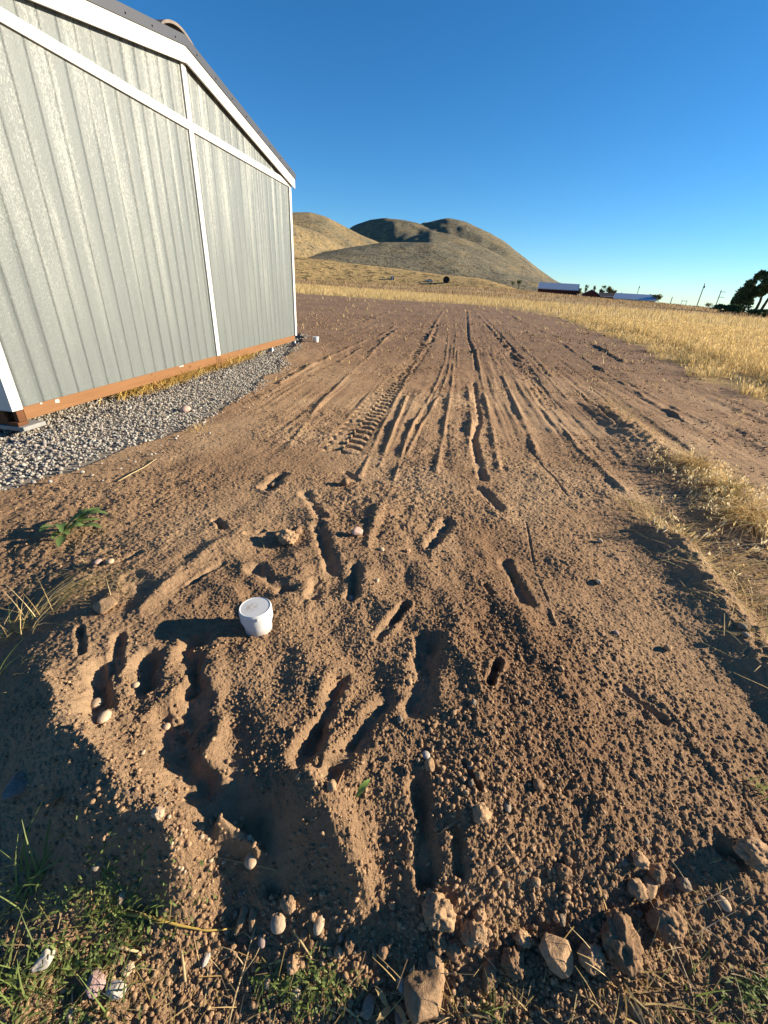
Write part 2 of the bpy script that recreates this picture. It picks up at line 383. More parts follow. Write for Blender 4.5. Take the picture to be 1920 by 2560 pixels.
def seg_dist(x, y, pts):
    best = np.full(x.shape, 1e9); sb = np.zeros_like(x); tb = np.zeros_like(x); acc = 0.0
    for (ax, ay), (bx, by) in zip(pts[:-1], pts[1:]):
        dx, dy = bx - ax, by - ay; L = math.hypot(dx, dy)
        k = np.clip(((x - ax) * dx + (y - ay) * dy) / (L * L), 0, 1)
        qx, qy = x - ax - k * dx, y - ay - k * dy; d = np.hypot(qx, qy); mk = d < best
        best = np.where(mk, d, best); sb = np.where(mk, acc + k * L, sb); tb = np.where(mk, np.sign(dx * (y - ay) - dy * (x - ax)) * -d, tb); acc += L
    return best, sb, tb
PF = []
for kind, pl, w, a in FEAT:
    pts = [tuple(G(px, py, float(base(*[np.array([q]) for q in G(px, py, .1)])[0]))) for px, py in pl]
    mid = pl[len(pl) // 2]
    PF.append((kind, pts, w * scale_at(*mid), a * (.70 if kind == 'pit' else 1)))
TREAD = [([(848, 1142), (931, 1022), (1000, 943), (1047, 885), (1072, 848), (1095, 800)], .31, .15, .045), ([(1374, 1030), (1345, 970), (1308, 910), (1256, 850), (1210, 800)], .24, .11, .03)]
TREAD = [([tuple(G(a, b, .05)) for a, b in p], w, pp, dd) for p, w, pp, dd in TREAD]
GRAV = np.array([G(a, b, 0) for a, b in [(-420, 1270), (0, 1228), (90, 1200), (180, 1180), (300, 1130), (400, 1105), (520, 1045), (590, 1000), (650, 960), (700, 915), (722, 885), (745, 862), (760, 845), (742, 836)]])
GRAV = np.r_[GRAV, [[-6, 12.2], [-13, 12.2], [-13, 3]]]
def in_poly(x, y, poly):
    c = np.zeros(x.shape, bool); n = len(poly)
    for i in range(n):
        (x0, y0), (x1, y1) = poly[i], poly[(i + 1) % n]
        k = (y0 > y) != (y1 > y)
        c ^= k & (x < (x1 - x0) * (y - y0) / (y1 - y0 + 1e-12) + x0)
    return c
FE = np.array([G(a, b, .03) for a, b in [(2900, 1290), (2300, 1110), (1920, 1008), (1850, 985), (1700, 925), (1600, 872), (1500, 832), (1400, 797), (1330, 781), (1250, 769), (1150, 760), (1050, 755), (950, 749), (830, 740), (740, 734), (600, 727)]])
FIELD = np.r_[FE, [[-80, 60], [-400, 60], [-400, 400], [600, 400], [600, -20]]]

SRX, SRY = -2.2434, 10.3965                                        # far right corner of the shed
def macro(x, y):
    """land form without crumbs; also how compacted the earth is"""
    z = base(x, y) + far_height(x, y); packed = np.zeros_like(x)
    wob = 0.40 * fbm(x * 7, y * 7, 2, 5) + .40 * fbm(x * 24, y * 24, 3, 6)
    for kind, pts, w, a in PF:
        P = np.array(pts); lo, hi = P.min(0) - 4 * w, P.max(0) + 4 * w
        k = (x > lo[0]) & (x < hi[0]) & (y > lo[1]) & (y < hi[1])
        if not k.any(): continue
        d, s, t = seg_dist(x[k], y[k], pts); d = np.maximum(d + wob[k] * w, 0)
        if kind == 'pit':
            sole = w * (1 - .28 * np.sin(np.pi * np.clip(s / max(sum(math.dist(p, q) for p, q in zip(pts[:-1], pts[1:])), 1e-6), 0, 1)) ** 2 * (w < .06))
            ins = (1 - sstep(sole * .15, sole * 1.3, d)) * np.clip(.9 + .6 * wob[k] + (.35 if a > .055 else .9) * fbm(x[k] * 13, y[k] * 13, 2, 8), .1, 1.3)
            z[k] += -a * ins + .14 * a * np.exp(-((d - 1.4 * w) / (.4 * w)) ** 2) * (.5 + 2 * np.abs(wob[k]))
            packed[k] = np.maximum(packed[k], np.clip(1.3 * ins, 0, 1))
        elif kind == 'ridge':
            z[k] += a * (.6 if P[:, 1].mean() > 5 else 1) * np.exp(-(d / (w * .85)) ** 2) * np.clip(.85 + 1.7 * fbm(x[k] * 3.1, y[k] * 1.9, 3, 19) + wob[k], .1, 1.7)
        else:                                                      # berm: steep towards the pad, easing away to the right
            tt = t + wob[k] * w * .3
            ta = sstep(0, .6, s)
            z[k] += a * ta * np.where(tt < 0, np.exp(-(tt / (w * 1.1)) ** 2), np.exp(-(tt / (w * 2.2)) ** 2)) * (1 + .8 * wob[k])
            z[k] -= .16 * a * ta * np.exp(-((tt + 2.4 * w) / w) ** 2)
            packed[k] = np.maximum(packed[k], .6 * np.exp(-((tt + 1.6 * w) / (.9 * w)) ** 2))
    for pts, w, pp, dd in TREAD:
        P = np.array(pts); lo, hi = P.min(0) - w, P.max(0) + w
        k = (x > lo[0]) & (x < hi[0]) & (y > lo[1]) & (y < hi[1])
        d, s, t = seg_dist(x[k], y[k], pts)
        L = sum(math.dist(a, b) for a, b in zip(pts[:-1], pts[1:]))
        ins = (1 - sstep(w * .42, w * .52, d)) * sstep(0, .12, s) * (1 - sstep(L * .8, L, s) * .9)
        ph = s / pp + np.where(t > 0, .5, 0) + np.abs(t) * 2.0 + .25 * wob[k]
        lug = sstep(-.5, .1, np.sin(2 * np.pi * ph))
        z[k] += ins * (-.012 + dd * (lug - .5)); packed[k] = np.maximum(packed[k], ins * .7)
    return z, packed
DIRV = (math.sin(math.radians(7)), math.cos(math.radians(7)))
def full(x, y):
    z, packed = macro(x, y)
    d = np.hypot(x, y)
    grav = in_poly(x + .12 * fbm(x * 3, y * 3, 3, 71), y + .12 * fbm(x * 3 + 9, y * 3, 3, 72), GRAV).astype(float)
    fld = in_poly(x + .5 * fbm(x * .8, y * .8, 4, 73), y + .5 * fbm(x * .8 + 5, y * .8, 4, 74), FIELD).astype(float)
    ua = x * DIRV[1] - y * DIRV[0]; va = x * DIRV[0] + y * DIRV[1]
    loose = 1 - .85 * np.clip(packed, 0, 1)
    near = 1 - sstep(9, 16, d)
    pad = sstep(2.6, 4.5, y) * (1 - fld) * (1 - grav)
    patch = sstep(-.25, .25, fbm(x * 1.3, y * 1.3, 3, 31))           # crumbly against dusty patches
    n = .016 * fbm(x * 1.7, y * 1.7, 4, 11) * near
    n += .012 * fbm(x * 7, y * 7, 4, 12) * near * loose * (.5 + .5 * patch)
    tr = np.exp(-((x + .1) / 1.0) ** 2 - ((y - 1.35) / .95) ** 2)
    rg = 1 - np.abs(2.2 * fbm(x * 3.4 + .4 * y, y * 2.6, 3, 19))
    n += tr * loose * (0.028 * fbm(x * 5.0, y * 3.8, 3, 20) + .026 * (rg - .6))
    ua2 = ua + .05 * fbm(x * .5, y * .25, 3, 17)
    n += pad * (.009 * fbm(ua2 * 6, va * .22, 2, 13) + .011 * fbm(ua2 * 21, va * .6, 3, 14) * sstep(-.25, .2, fbm(ua2 * 2.2, va * .12, 2, 30)) + .004 * fbm(x * 3, y * 2.2, 4, 18) * near) * (.4 + .8 * sstep(-.2, .2, fbm(x * .5, y * .25, 2, 15)))
    n += pad * .03 * np.maximum(fbm(x * 1.1, y * .9, 4, 16) - .18, 0) * 2
    k = d < 26
    m = np.zeros_like(x)
    xs, ys = x[k], y[k]
    c1 = lumps(xs * 24, ys * 24, 21) * .013 * (_h(np.floor(xs * 3), np.floor(ys * 3), 4) * .0 + patch[k] ** 3)
    c2 = lumps(xs * 55, ys * 55, 22) * .0105 * (.22 + .78 * patch[k])
    c3 = lumps(xs * 120, ys * 120, 23) * .0062
    far_fade = 1 - sstep(8, 24, d[k])
    m[k] = (np.maximum(c1, c2) + c3 * (d[k] < 4)) * loose[k] * (.35 + .65 * far_fade) + .003 * fbm(xs * 60, ys * 60, 3, 24)
    z = z + (n + m) * (1 - .7 * grav)
    z = z - grav * (.012 + .05 * sstep(.35, .02, (x - SRX) * .98932 - (y - SRY) * .14580))
    red = np.clip(np.exp(-(seg_dist(x, y, [tuple(G(1180, 1200, .08)), tuple(G(1230, 1400, .1)), tuple(G(1300, 1650, .1)), tuple(G(1380, 1900, .1))])[0] / .22) ** 2) * .75
                  + .35 * sstep(.05, .35, fbm(x * .9, y * .9, 4, 41)) + .3 * sstep(3, 6, y) * near, 0, 1)
    pk = np.clip(packed * .45 + .5 * sstep(.0, .4, fbm(x * 1.1 + 3, y * 1.1, 3, 42)) * near, 0, 1) * (1 - .6 * red)
    fp = sstep(4, 11, y)
    return z, dict(gravel=grav, field=fld, reddish=red, packed=pk, far_pad=fp, weedy=weedy(x, y))
# the wheat stand ends on an oblique line; rough weeds grow beyond it
WA, WB = G(850, 723, 0), G(1920, 801, 0)
def beyond(x, y):
    dx, dy = WB - WA; L = math.hypot(dx, dy)
    return (dx * (y - WA[1]) - dy * (x - WA[0])) / L                # metres past the line
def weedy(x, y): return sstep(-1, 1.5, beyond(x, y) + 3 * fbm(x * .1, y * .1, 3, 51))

def surf(x, y):
    x = np.atleast_1d(np.asarray(x, float)); y = np.atleast_1d(np.asarray(y, float)); return full(x, y)[0]
def P(px, py):
    """photo pixel to a point on the ground"""
    z = .05
    for _ in range(10):
        q = G(px, py, z); z = .5 * z + .5 * float(macro(np.array([q[0]]), np.array([q[1]]))[0][0])
    q = G(px, py, z)
    return np.array([q[0], q[1], float(surf(q[0], q[1])[0])])

# ------------------------------------------------------------------ the ground sheet
def build_ground():
    dl = np.r_[np.linspace(86, 79, 10)[:-1], np.linspace(79, 1.55, 1060)]
    r = CAMZ / np.tan(np.radians(dl)); r = np.r_[0.01, r, np.geomspace(r[-1] * 1.06, 9000, 60)]
    th = np.r_[np.linspace(-180, -77, 40)[:-1], np.linspace(-77, 77, 1330), np.linspace(77, 180, 40)[1:]]
    R_, T_ = np.meshgrid(r, np.radians(th), indexing='ij')
    x, y = (R_ * np.sin(T_)).ravel(), (R_ * np.cos(T_)).ravel()
    z, at = full(x, y)
    nr, nt_ = R_.shape
    i = np.arange(nr - 1)[:, None] * nt_ + np.arange(nt_ - 1)[None]
    F = np.stack([i, i + 1, i + nt_ + 1, i + nt_], -1).reshape(-1, 4)[:, ::-1]
    o = mesh_obj("ground", np.c_[x, y, z], F, M_GROUND, smooth=True, attrs=at)
    tag(o, "bare brown graded earth with tyre ruts and boot prints", None, None, "structure")
build_ground()

# ------------------------------------------------------------------ hills
def hills():
    # silhouettes: photo px, py, distance of the crest; then depth of the near face, its shape, layer id
    LY = [
     ([(300, 620, 330), (600, 632, 330), (740, 641, 330), (850, 655, 330), (1000, 673, 320), (1100, 686, 310), (1200, 696, 300), (1250, 709, 290), (1290, 722, 280), (1400, 760, 270)], 150, 90),
     ([(300, 600, 800), (560, 545, 860), (700, 534, 900), (775, 532, 920), (815, 543, 930), (850, 561, 940), (900, 587, 950), (945, 606, 960), (1000, 640, 960), (1060, 690, 960), (1150, 760, 960)], 330, 300),
     ([(300, 560, 690), (600, 548, 700), (730, 561, 720), (790, 580, 745), (850, 612, 770), (900, 640, 780), (960, 690, 790), (1050, 780, 800)], 230, 130),
     ([(640, 670, 640), (740, 648, 650), (790, 636, 660), (870, 620, 680), (960, 606, 700), (1080, 608, 730), (1150, 625, 740), (1200, 646, 745), (1260, 672, 750), (1300, 689, 750), (1350, 703, 750), (1420, 722, 750), (1500, 760, 750)], 300, 250),
     ([(740, 690, 2300), (820, 610, 2100), (880, 566, 1820), (920, 553, 1740), (965, 548, 1640), (1010, 554, 1590), (1050, 563, 1560), (1110, 590, 1400), (1170, 640, 1400), (1230, 720, 1400)], 600, 500),
     ([(930, 680, 1300), (985, 625, 1150), (1010, 604, 1130), (1050, 588, 1110), (1078, 579, 1100), (1120, 586, 1100), (1170, 601, 1100), (1230, 628, 1080), (1290, 662, 1060), (1350, 694, 1050), (1420, 735, 1050)], 400, 300),
     ([(960, 640, 2400), (1050, 565, 1640), (1090, 559, 1640), (1120, 555, 1640), (1160, 561, 1630), (1200, 576, 1600), (1260, 606, 1560), (1310, 645, 1530), (1350, 676, 1510), (1392, 704, 1500), (1450, 728, 1500), (1520, 755, 1500)], 600, 500)]
    az = np.radians(np.linspace(-34, 36, 900)); d = np.geomspace(170, 3400, 520)
    D, A = np.meshgrid(d, az, indexing='ij'); x, y = D * np.sin(A), D * np.cos(A)
    Z = np.full(D.shape, -60.0); idx = np.zeros(D.shape)
    for k, (pl, nf, ff) in enumerate(LY):
        q = np.array([at_dist(a, b, c) for a, b, c in pl]); aa = np.arctan2(q[:, 0], q[:, 1]); dist = np.array([c for *_, c in pl])
        H = np.interp(A, aa, q[:, 2]); C = np.interp(A, aa, dist)
        # soften the corners of the traced crest
        ker = np.hanning(17); ker /= ker.sum()
        sm = lambda row: np.convolve(np.pad(row, 8, 'edge'), ker, 'valid')
        H = np.broadcast_to(sm(H[0]), D.shape); C = np.broadcast_to(sm(C[0]), D.shape)
        bot = -14.0
        t = np.where(D < C, (C - D) / nf, (D - C) / ff)
        prof = np.where(t < 1, .5 * (1 + np.cos(np.pi * np.clip(t, 0, 1))), 0)
        prof = np.where(D < C, prof ** .8, prof)
        g = fbm(x * .006, y * .004, 4, 61 + k) * .16 * np.sin(np.pi * np.clip(t, 0, 1))
        z = bot + (H - bot) * np.clip(prof + g, 0, 1.0) + (fbm(x * .02, y * .02, 4, 90 + k) * 1.6 * (k > 0)) * (prof > .02) * np.clip(t * 3, 0, 1)
        z = np.where((A < aa[0]) | (A > aa[-1]), -60.0, z)
        mk = z > Z; Z = np.where(mk, z, Z); idx = np.where(mk, k, idx)
    nr, nt_ = D.shape
    i = np.arange(nr - 1)[:, None] * nt_ + np.arange(nt_ - 1)[None]
    F = np.stack([i, i + 1, i + nt_ + 1, i + nt_], -1).reshape(-1, 4)[:, ::-1]
    idx = idx.ravel(); x, y, Z = x.ravel(), y.ravel(), Z.ravel()
    sage = np.choose(idx.astype(int), [-.5, .62, .55, .95, .9, .95, .95]) + 0
    M, nt, B = mat("hillside"); B.inputs['Roughness'].default_value = 0.95; B.inputs['Specular IOR Level'].default_value = 0.05
    Pn = pos(nt)
    f1 = noise(nt, .02, 7, .7, Pn); f2 = noise(nt, 1.0, 7, .85, scaled(nt, Pn, (.05, .05, .22)))
    grass = ramp(nt, f2, [(.35, (.47, .33, .145)), (.65, (.33, .225, .10))])
    brush = ramp(nt, f2, [(.34, (.075, .07, .052)), (.5, (.165, .15, .108)), (.68, (.25, .21, .135))])
    s = math_(nt, 'ADD', attr(nt, "sage"), math_(nt, 'MULTIPLY', math_(nt, 'SUBTRACT', f1, .5), 2.4))
    s2 = node(nt, "ShaderNodeClamp"); nt.links.new(s, s2.inputs[0])
    c = mix(nt, s2.outputs[0], grass, brush)
    spot = noise(nt, .22, 4, .7, Pn)
    c = mix(nt, math_(nt, 'MULTIPLY', math_(nt, 'GREATER_THAN', spot, .565), .75), c, (.04, .038, .026))
    nt.links.new(c, B.inputs['Base Color'])
    bump(nt, B, math_(nt, 'ADD', f2, math_(nt, 'MULTIPLY', spot, .6)), 4.0, .8)
    o = mesh_obj("hills", np.c_[x, y, Z], F, M, smooth=True, attrs=dict(sage=sage))
    tag(o, "rounded dry grass and sagebrush hills under the blue sky", None, None, "structure")
hills()
#@@OBJECTS@@
bpy.context.view_layer.update()
_dg = bpy.context.evaluated_depsgraph_get()
def hit(px, py):
    """where the sight line through a photo pixel meets the ground or a hill"""
    d = ray(px, py); ok, loc, *_ = S.ray_cast(_dg, Vector((0, 0, CAMZ)), Vector(d).normalized())
    if not ok: raise ValueError(f"no ground at {px},{py}")
    return np.array(loc)
def depth_of(p): return p[1] * cp - (p[2] - CAMZ) * sp

# ------------------------------------------------------------------ the shed
SR = np.array([-2.2434, 10.3965, 0.18]); SA = math.radians(8.384)
sd = np.array([-math.sin(SA), -math.cos(SA), 0]); sn = np.array([math.cos(SA), -math.sin(SA), 0])
def sh(t, o, z): return tuple(SR + sd * t + sn * o + np.array([0, 0, z]))
def siding_material():
    M, nt, B = mat("grey_siding"); B.inputs['Roughness'].default_value = 0.42; B.inputs['Specular IOR Level'].default_value = 0.5
    Pn = pos(nt)
    st = scaled(nt, Pn, (5.5, 5.5, 0.32)); streak = noise(nt, 1.0, 5, .6, st, .4)
    st2 = scaled(nt, Pn, (16, 16, 1.1)); streak2 = noise(nt, 1.0, 5, .65, st2)
    grain = noise(nt, 1.0, 5, .7, scaled(nt, Pn, (110, 110, 45)))
    c = ramp(nt, streak2, [(.25, (.100, .114, .113)), (.6, (.121, .137, .134)), (.8, (.148, .164, .158))])
    # glancing glints painted in as pale runs, thinning towards the foot of the wall
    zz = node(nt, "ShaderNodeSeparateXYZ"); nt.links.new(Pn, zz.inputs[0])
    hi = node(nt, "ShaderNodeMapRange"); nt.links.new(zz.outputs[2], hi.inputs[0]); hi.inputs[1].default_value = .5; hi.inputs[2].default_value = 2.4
    glints = ramp(nt, math_(nt, 'ADD', math_(nt, 'MULTIPLY', streak, .5), math_(nt, 'MULTIPLY', grain, .62)), [(.565, (0, 0, 0)), (.66, (1, 1, 1))])
    c = mix(nt, math_(nt, 'MULTIPLY', math_(nt, 'MULTIPLY', glints, hi.outputs[0]), .9), c, (.33, .345, .31))
    fl = noise(nt, 1.0, 2, .5, scaled(nt, Pn, (90, 90, 40)))
    c = mix(nt, math_(nt, 'MULTIPLY', math_(nt, 'GREATER_THAN', fl, .69), .45), c, (.32, .335, .31))
    nt.links.new(c, B.inputs['Base Color'])
    b1 = bump(nt, B, streak, .03, .12)
    bump(nt, B, grain, .006, .9, b1)
    return M
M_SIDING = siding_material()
M_WHITE = simple("white_trim_paint", (0.547, 0.540, 0.509), (0.502, 0.494, 0.464), 3, .5, .0004)
M_METAL = simple("grey_roof_metal", (0.065, 0.067, 0.074), (0.053, 0.055, 0.061), 2, .45, 0, .3, .5)
M_SCREW = simple("dark_screw", (0.023, 0.023, 0.027), None, 5, .4, 0, .6)
def wood_material(name, a, b):
    M, nt, B = mat(name); B.inputs['Roughness'].default_value = .7
    Pn = pos(nt); v = node(nt, "ShaderNodeVectorRotate"); v.rotation_type = 'Z_AXIS'; v.inputs['Angle'].default_value = SA
    nt.links.new(Pn, v.inputs['Vector'])
    g = noise(nt, 1.0, 6, .65, scaled(nt, v.outputs[0], (60, 1.6, 60)), .6)
    k = noise(nt, 1.0, 2, .5, scaled(nt, v.outputs[0], (14, 6, 14)))
    c = ramp(nt, g, [(.3, a), (.7, b)])
    c = mix(nt, math_(nt, 'MULTIPLY', math_(nt, 'GREATER_THAN', k, .70), .75), c, (0.076, 0.034, 0.015))
    nt.links.new(c, B.inputs['Base Color']); bump(nt, B, g, .002, .6); return M
M_WOOD = wood_material("treated_lumber", (.21, .105, .045), (.15, .070, .028))
M_WOODD = wood_material("dark_treated_lumber", (0.122, 0.049, 0.019), (0.076, 0.030, 0.012))
M_PATCH = simple("grey_paint_blot", (0.395, 0.380, 0.350), None, 30, .6)
M_BRACKET = simple("pale_plastic_shim", (0.471, 0.517, 0.562), None, 5, .5)
TW, WH, SL, AP = 6.9, 2.707, .175, 3.45                           # width, wall height, roof slope, apex
def roofz(t): return 3.33 - SL * abs(t - AP)                      # underside of the rake boards
shed = empty("shed", SR, "new grey panelled shed with white trim and low gable roof on gravel", "shed")
_inv = Matrix.Translation(-Vector(SR))
def sbuild(mb, name, mt, parent=None, **k):
    mb.V = [tuple(Vector(v) - Vector(SR)) for v in mb.V]
    return mb.build(name, mt, parent or shed, **k)
def siding(t0, t1, zlo, zhi, nz):
    """panel with real V grooves every 0.2 m and a slight buckle"""
    g = [x for x in np.arange(-.02, 7, .2035) + .1 if t0 + .02 < x < t1 - .02]
    ts = [(t, 0) for t in np.arange(t0, t1, .05) if all(abs(t - q) > .012 for q in g)] + [(t1, 0)]
    for q in g: ts += [(q - .0036, 0), (q - .0034, -.007), (q + .0034, -.007), (q + .0036, 0)]
    ts.sort(); tt = np.array([a for a, _ in ts]); oo = np.array([b for _, b in ts]); n = len(ts)
    V = []
    for k in range(nz + 1):
        z = zlo + (np.array([zhi(t) for t in tt]) - zlo) * k / nz
        o = oo + .0025 * fbm(tt * 2.2, z * .5, 3, 200) - .0012
        V.append(np.c_[SR[0] + sd[0] * tt + sn[0] * o, SR[1] + sd[1] * tt + sn[1] * o, SR[2] + z])
    V = np.concatenate(V) - SR
    i = np.arange(nz)[:, None] * n + np.arange(n - 1)[None]
    return V, np.stack([i, i + n, i + n + 1, i + 1], -1).reshape(-1, 4)
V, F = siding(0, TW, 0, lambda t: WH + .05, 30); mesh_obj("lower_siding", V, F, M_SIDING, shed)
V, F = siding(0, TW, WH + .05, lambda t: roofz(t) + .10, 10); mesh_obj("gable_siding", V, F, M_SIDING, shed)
DEEP = -11.0
b = MB()
b.box((TW - .012, DEEP, 0), (TW, -.012, WH + .1), sh); b.box((0, DEEP, 0), (.012, -.012, WH + .1), sh); b.prism([(0, 0), (TW, 0), (TW, WH + .05), (AP, 3.40), (0, WH + .05)], DEEP - .012, DEEP, lambda a, o, z: sh(a, o, z))
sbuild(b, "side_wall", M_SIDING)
b = MB().box((-.02, .002, WH), (TW + .02, .026, WH + .093), sh); sbuild(b, "gable_band", M_WHITE, bevel=.003)
for z0, z1 in ((0, WH - .002), (WH + .095, 3.36)):
    sbuild(MB().box((3.40, .002, z0), (3.50, .022, z1), sh), "centre_trim", M_WHITE, bevel=.003)
for t0, t1, a in ((-.025, .075, -.025), (TW - .075, TW + .025, TW)):
    b = MB().box((t0, .002, -.01), (t1, .024, WH - .002), sh); b.box((a, -.11, -.01), (a + .025, .002, WH - .002), sh)
    sbuild(b, "corner_trim", M_WHITE)
for s_ in (-1, 1):
    e = -.115 if s_ < 0 else TW + .115
    poly = [(AP, 3.33), (AP, 3.478), (e, roofz(e) + .148), (e, roofz(e))]
    fn = lambda a, o, z: sh(a, o, z)
    sbuild(MB().prism(poly, .050, .076, fn), "rake_board", M_WHITE, bevel=.003)
    poly = [(AP, 3.365), (AP, 3.47), (e, roofz(e) + .14), (e, roofz(e) + .035)]
    sbuild(MB().prism(poly, .004, .049, fn), "rake_blocking", M_WOODD)
    e2 = e + s_ * .02
    poly = [(AP, 3.481), (AP, 3.575), (e2, roofz(e2) + .245), (e2, roofz(e2) + .151)]
    tr = sbuild(MB().prism(poly, .078, .090, fn), "metal_rake_trim", M_METAL)
    poly = [(AP, 3.545), (AP, 3.578), (e2 + s_ * .05, roofz(e2 + s_ * .05) + .248), (e2 + s_ * .05, roofz(e2 + s_ * .05) + .215)]
    sbuild(MB().prism(poly, DEEP - .2, .077, fn), "roof_panel", M_METAL)
    for k in range(8):
        t = AP + s_ * (.22 + .43 * k)
        c = Vector(sh(t, .0905, roofz(t) + .185)) - Vector(SR)
        q = MB().lathe([(.0095, -.004), (.0095, .003), (.005, .007)], 8)
        R_ = Vector(sn).to_track_quat('Z', 'Y').to_matrix()
        q.V = [tuple(R_ @ Vector(v) + c) for v in q.V]; q.build("screw", M_SCREW, tr)
arch = [(AP - .36 + .72 * k / 14, 3.515 + .115 * math.sin(math.pi * k / 14) ** .8) for k in range(15)]
arch2 = [(a, z + .028) for a, z in reversed(arch)]
sbuild(MB().prism(arch + arch2, DEEP - .2, .03, lambda a, o, z: sh(a, o, z)), "ridge_cap", simple("brown_ridge_cap", (.20, .16, .12), (.12, .1, .09), 8, .6))
for t0, t1 in ((.03, 3.385), (3.50, 6.80)):
    sbuild(MB().box((t0, -.05, -.118), (t1, -.006, -.003), sh), "rim_board", M_WOOD, bevel=.003)
for t0, t1, o0, z0 in ((3.39, 3.435, -.008, -.19), (3.455, 3.495, -.004, -.19), (4.86, 4.96, -.06, -.19), (6.80, 6.90, .004, -.152)):
    sbuild(MB().box((t0, o0 - .1, z0), (t1, o0, -.119 if t0 > 4 else -.004), sh), "support_post", M_WOODD if t0 > 6 else M_WOOD, bevel=.003)
sbuild(MB().box((6.805, -.045, -.118), (6.875, -.004, -.003), sh), "end_block", M_WOODD, bevel=.003)
sbuild(MB().box((3.0, -.06, -.165), (3.36, -.012, -.122), sh), "packing_board", M_WOOD, bevel=.003)
sbuild(MB().box((6.86, DEEP, -.07), (6.90, -.106, -.003), sh).box((6.83, DEEP, -.15), (6.885, -.106, -.073), sh), "side_skid", M_WOODD)
sbuild(MB().box((0.03, DEEP, -.15), (.08, -.106, -.003), sh), "side_skid", M_WOODD)
sbuild(MB().box((0.1, DEEP, -.02), (6.8, -.06, -.004), sh), "floor_deck", M_WOODD)
for t in (1.32, .035):
    b = MB().prism([(t - .02, -.118), (t + .03, -.118), (t + .045, -.2), (t - .045, -.2)], -.08, -.002, lambda a, o, z: sh(a, o, z))
    sbuild(b, "pale_shim", M_BRACKET)
for t, z, w, h in ((6.45, -.03, .05, .035), (6.62, -.012, .025, .016), (4.42, -.016, .10, .018)):
    sbuild(MB().prism([(t - w / 2, z - h / 2), (t + w / 2, z - h / 3), (t + w / 2.4, z + h / 2), (t - w / 2, z + h / 2)], -.006, -.003, lambda a, o, z: sh(a, o, z)), "paint_blot", M_PATCH)
# paving slab below the near corner
b = MB().box((6.68, -.30, -.19), (6.905, .05, -.153), sh)
tag(b.build("paving_slab", simple("concrete", (.27, .265, .25), (.2, .195, .185), 14, .85, .002), bevel=.004), "grey concrete paving slab under the near corner of the shed", "paving slab")

# ------------------------------------------------------------------ capped pipes
def pvc_material():
    M, nt, B = mat("white_pvc"); B.inputs['Roughness'].default_value = .38; B.inputs['Specular IOR Level'].default_value = .4
    O = objc(nt); sx = node(nt, "ShaderNodeSeparateXYZ"); nt.links.new(O, sx.inputs[0])
    f = noise(nt, 90, 5, .7, O)
    d = node(nt, "ShaderNodeVectorMath", operation='DISTANCE'); nt.links.new(O, d.inputs[0]); d.inputs[1].default_value = (-.014, .004, .097)
    near = ramp(nt, d.outputs['Value'], [(.012, (1, 1, 1)), (.034, (0, 0, 0))])
    dirt = math_(nt, 'MULTIPLY', ramp(nt, f, [(.42, (0, 0, 0)), (.56, (1, 1, 1))]), near)
    c = mix(nt, math_(nt, 'MULTIPLY', dirt, .7), (.54, .54, .53), (.36, .26, .17))
    foot = ramp(nt, math_(nt, 'ADD', sx.outputs[2], math_(nt, 'MULTIPLY', f, .02)), [(.012, (1, 1, 1)), (.03, (0, 0, 0))])
    c = mix(nt, math_(nt, 'MULTIPLY', foot, .5), c, (.34, .24, .165))
    nt.links.new(c, B.inputs['Base Color']); return M
M_PVC = pvc_material()
def pipe_cap(px, py, label, s=1.0):
    p = P(px, py)
    o = empty("pipe_cap", (p[0], p[1], p[2] + .010), label, "pipe cap"); o.rotation_euler = (math.radians(-1), math.radians(-3), .4); o.scale = (s, s, s)
    MB().lathe([(.0605, .044), (.0632, .0445), (.0635, .088), (.0622, .094), (.0590, .0972), (.0565, .0962), (.0560, .0955), (.03, .0957), (.008, .0957)], 56).build("cap", M_PVC, o, True, sharp=38)
    MB().lathe([(.0535, -.05), (.0535, .018), (.0565, .021), (.0568, .046), (.05, .047)], 48).build("pipe_socket", M_PVC, o, True, sharp=38)
    MB().box((-.002, -.0665, .075), (.002, -.0625, .089)).build("moulded_rib", M_PVC, o)
    return o
pipe_cap(646, 1562, "white plastic pipe cap standing in loose dirt of the mound, dirt smudge on top", .92)
pipe_cap(790, 855, "small white pipe cap far off beside the far corner of the shed", 1.15)

# ------------------------------------------------------------------ stones and clods
def ico(n):
    import bmesh
    bm = bmesh.new(); bmesh.ops.create_icosphere(bm, subdivisions=n, radius=1)
    V = np.array([v.co[:] for v in bm.verts]); F = np.array([[v.index for v in f.verts] for f in bm.faces]); bm.free(); return V, F
ICO = {n: ico(n) for n in (1, 2, 3, 4, 5)}
def rock_shape(kind, seed, lvl):
    V, F = ICO[lvl]; r = np.random.default_rng(seed); U = V.copy()
    if kind == 'pebble':
        rad = 1 + .12 * n3(V * 1.3 + seed * 7.1, seed) + .03 * n3(V * 4 + seed, seed)
        return V * rad[:, None], F
    N = r.normal(size=(15 if kind == 'angular' else 22, 3)); N /= np.linalg.norm(N, axis=1)[:, None]
    off = r.uniform(.62, .95, len(N)); dots = V @ N.T
    rad = np.min(np.where(dots > .05, off / np.maximum(dots, .05), 9), axis=1); rad = np.minimum(rad, 1.25)
    if kind == 'angular': rad = rad * (1 + .10 * n3(V * 2.5 + seed, seed) + .05 * n3(V * 8 + seed, seed + 1))
    else:
        rad = .55 * rad + .4 + .38 * n3(V * 2.2 + seed * 3, seed) + .26 * n3(V * 5.5 + seed, seed + 1) + .14 * n3(V * 13 + seed, seed + 2) + (.07 * n3(V * 28 + seed, seed + 3) if lvl > 3 else 0)
    return V * rad[:, None], F
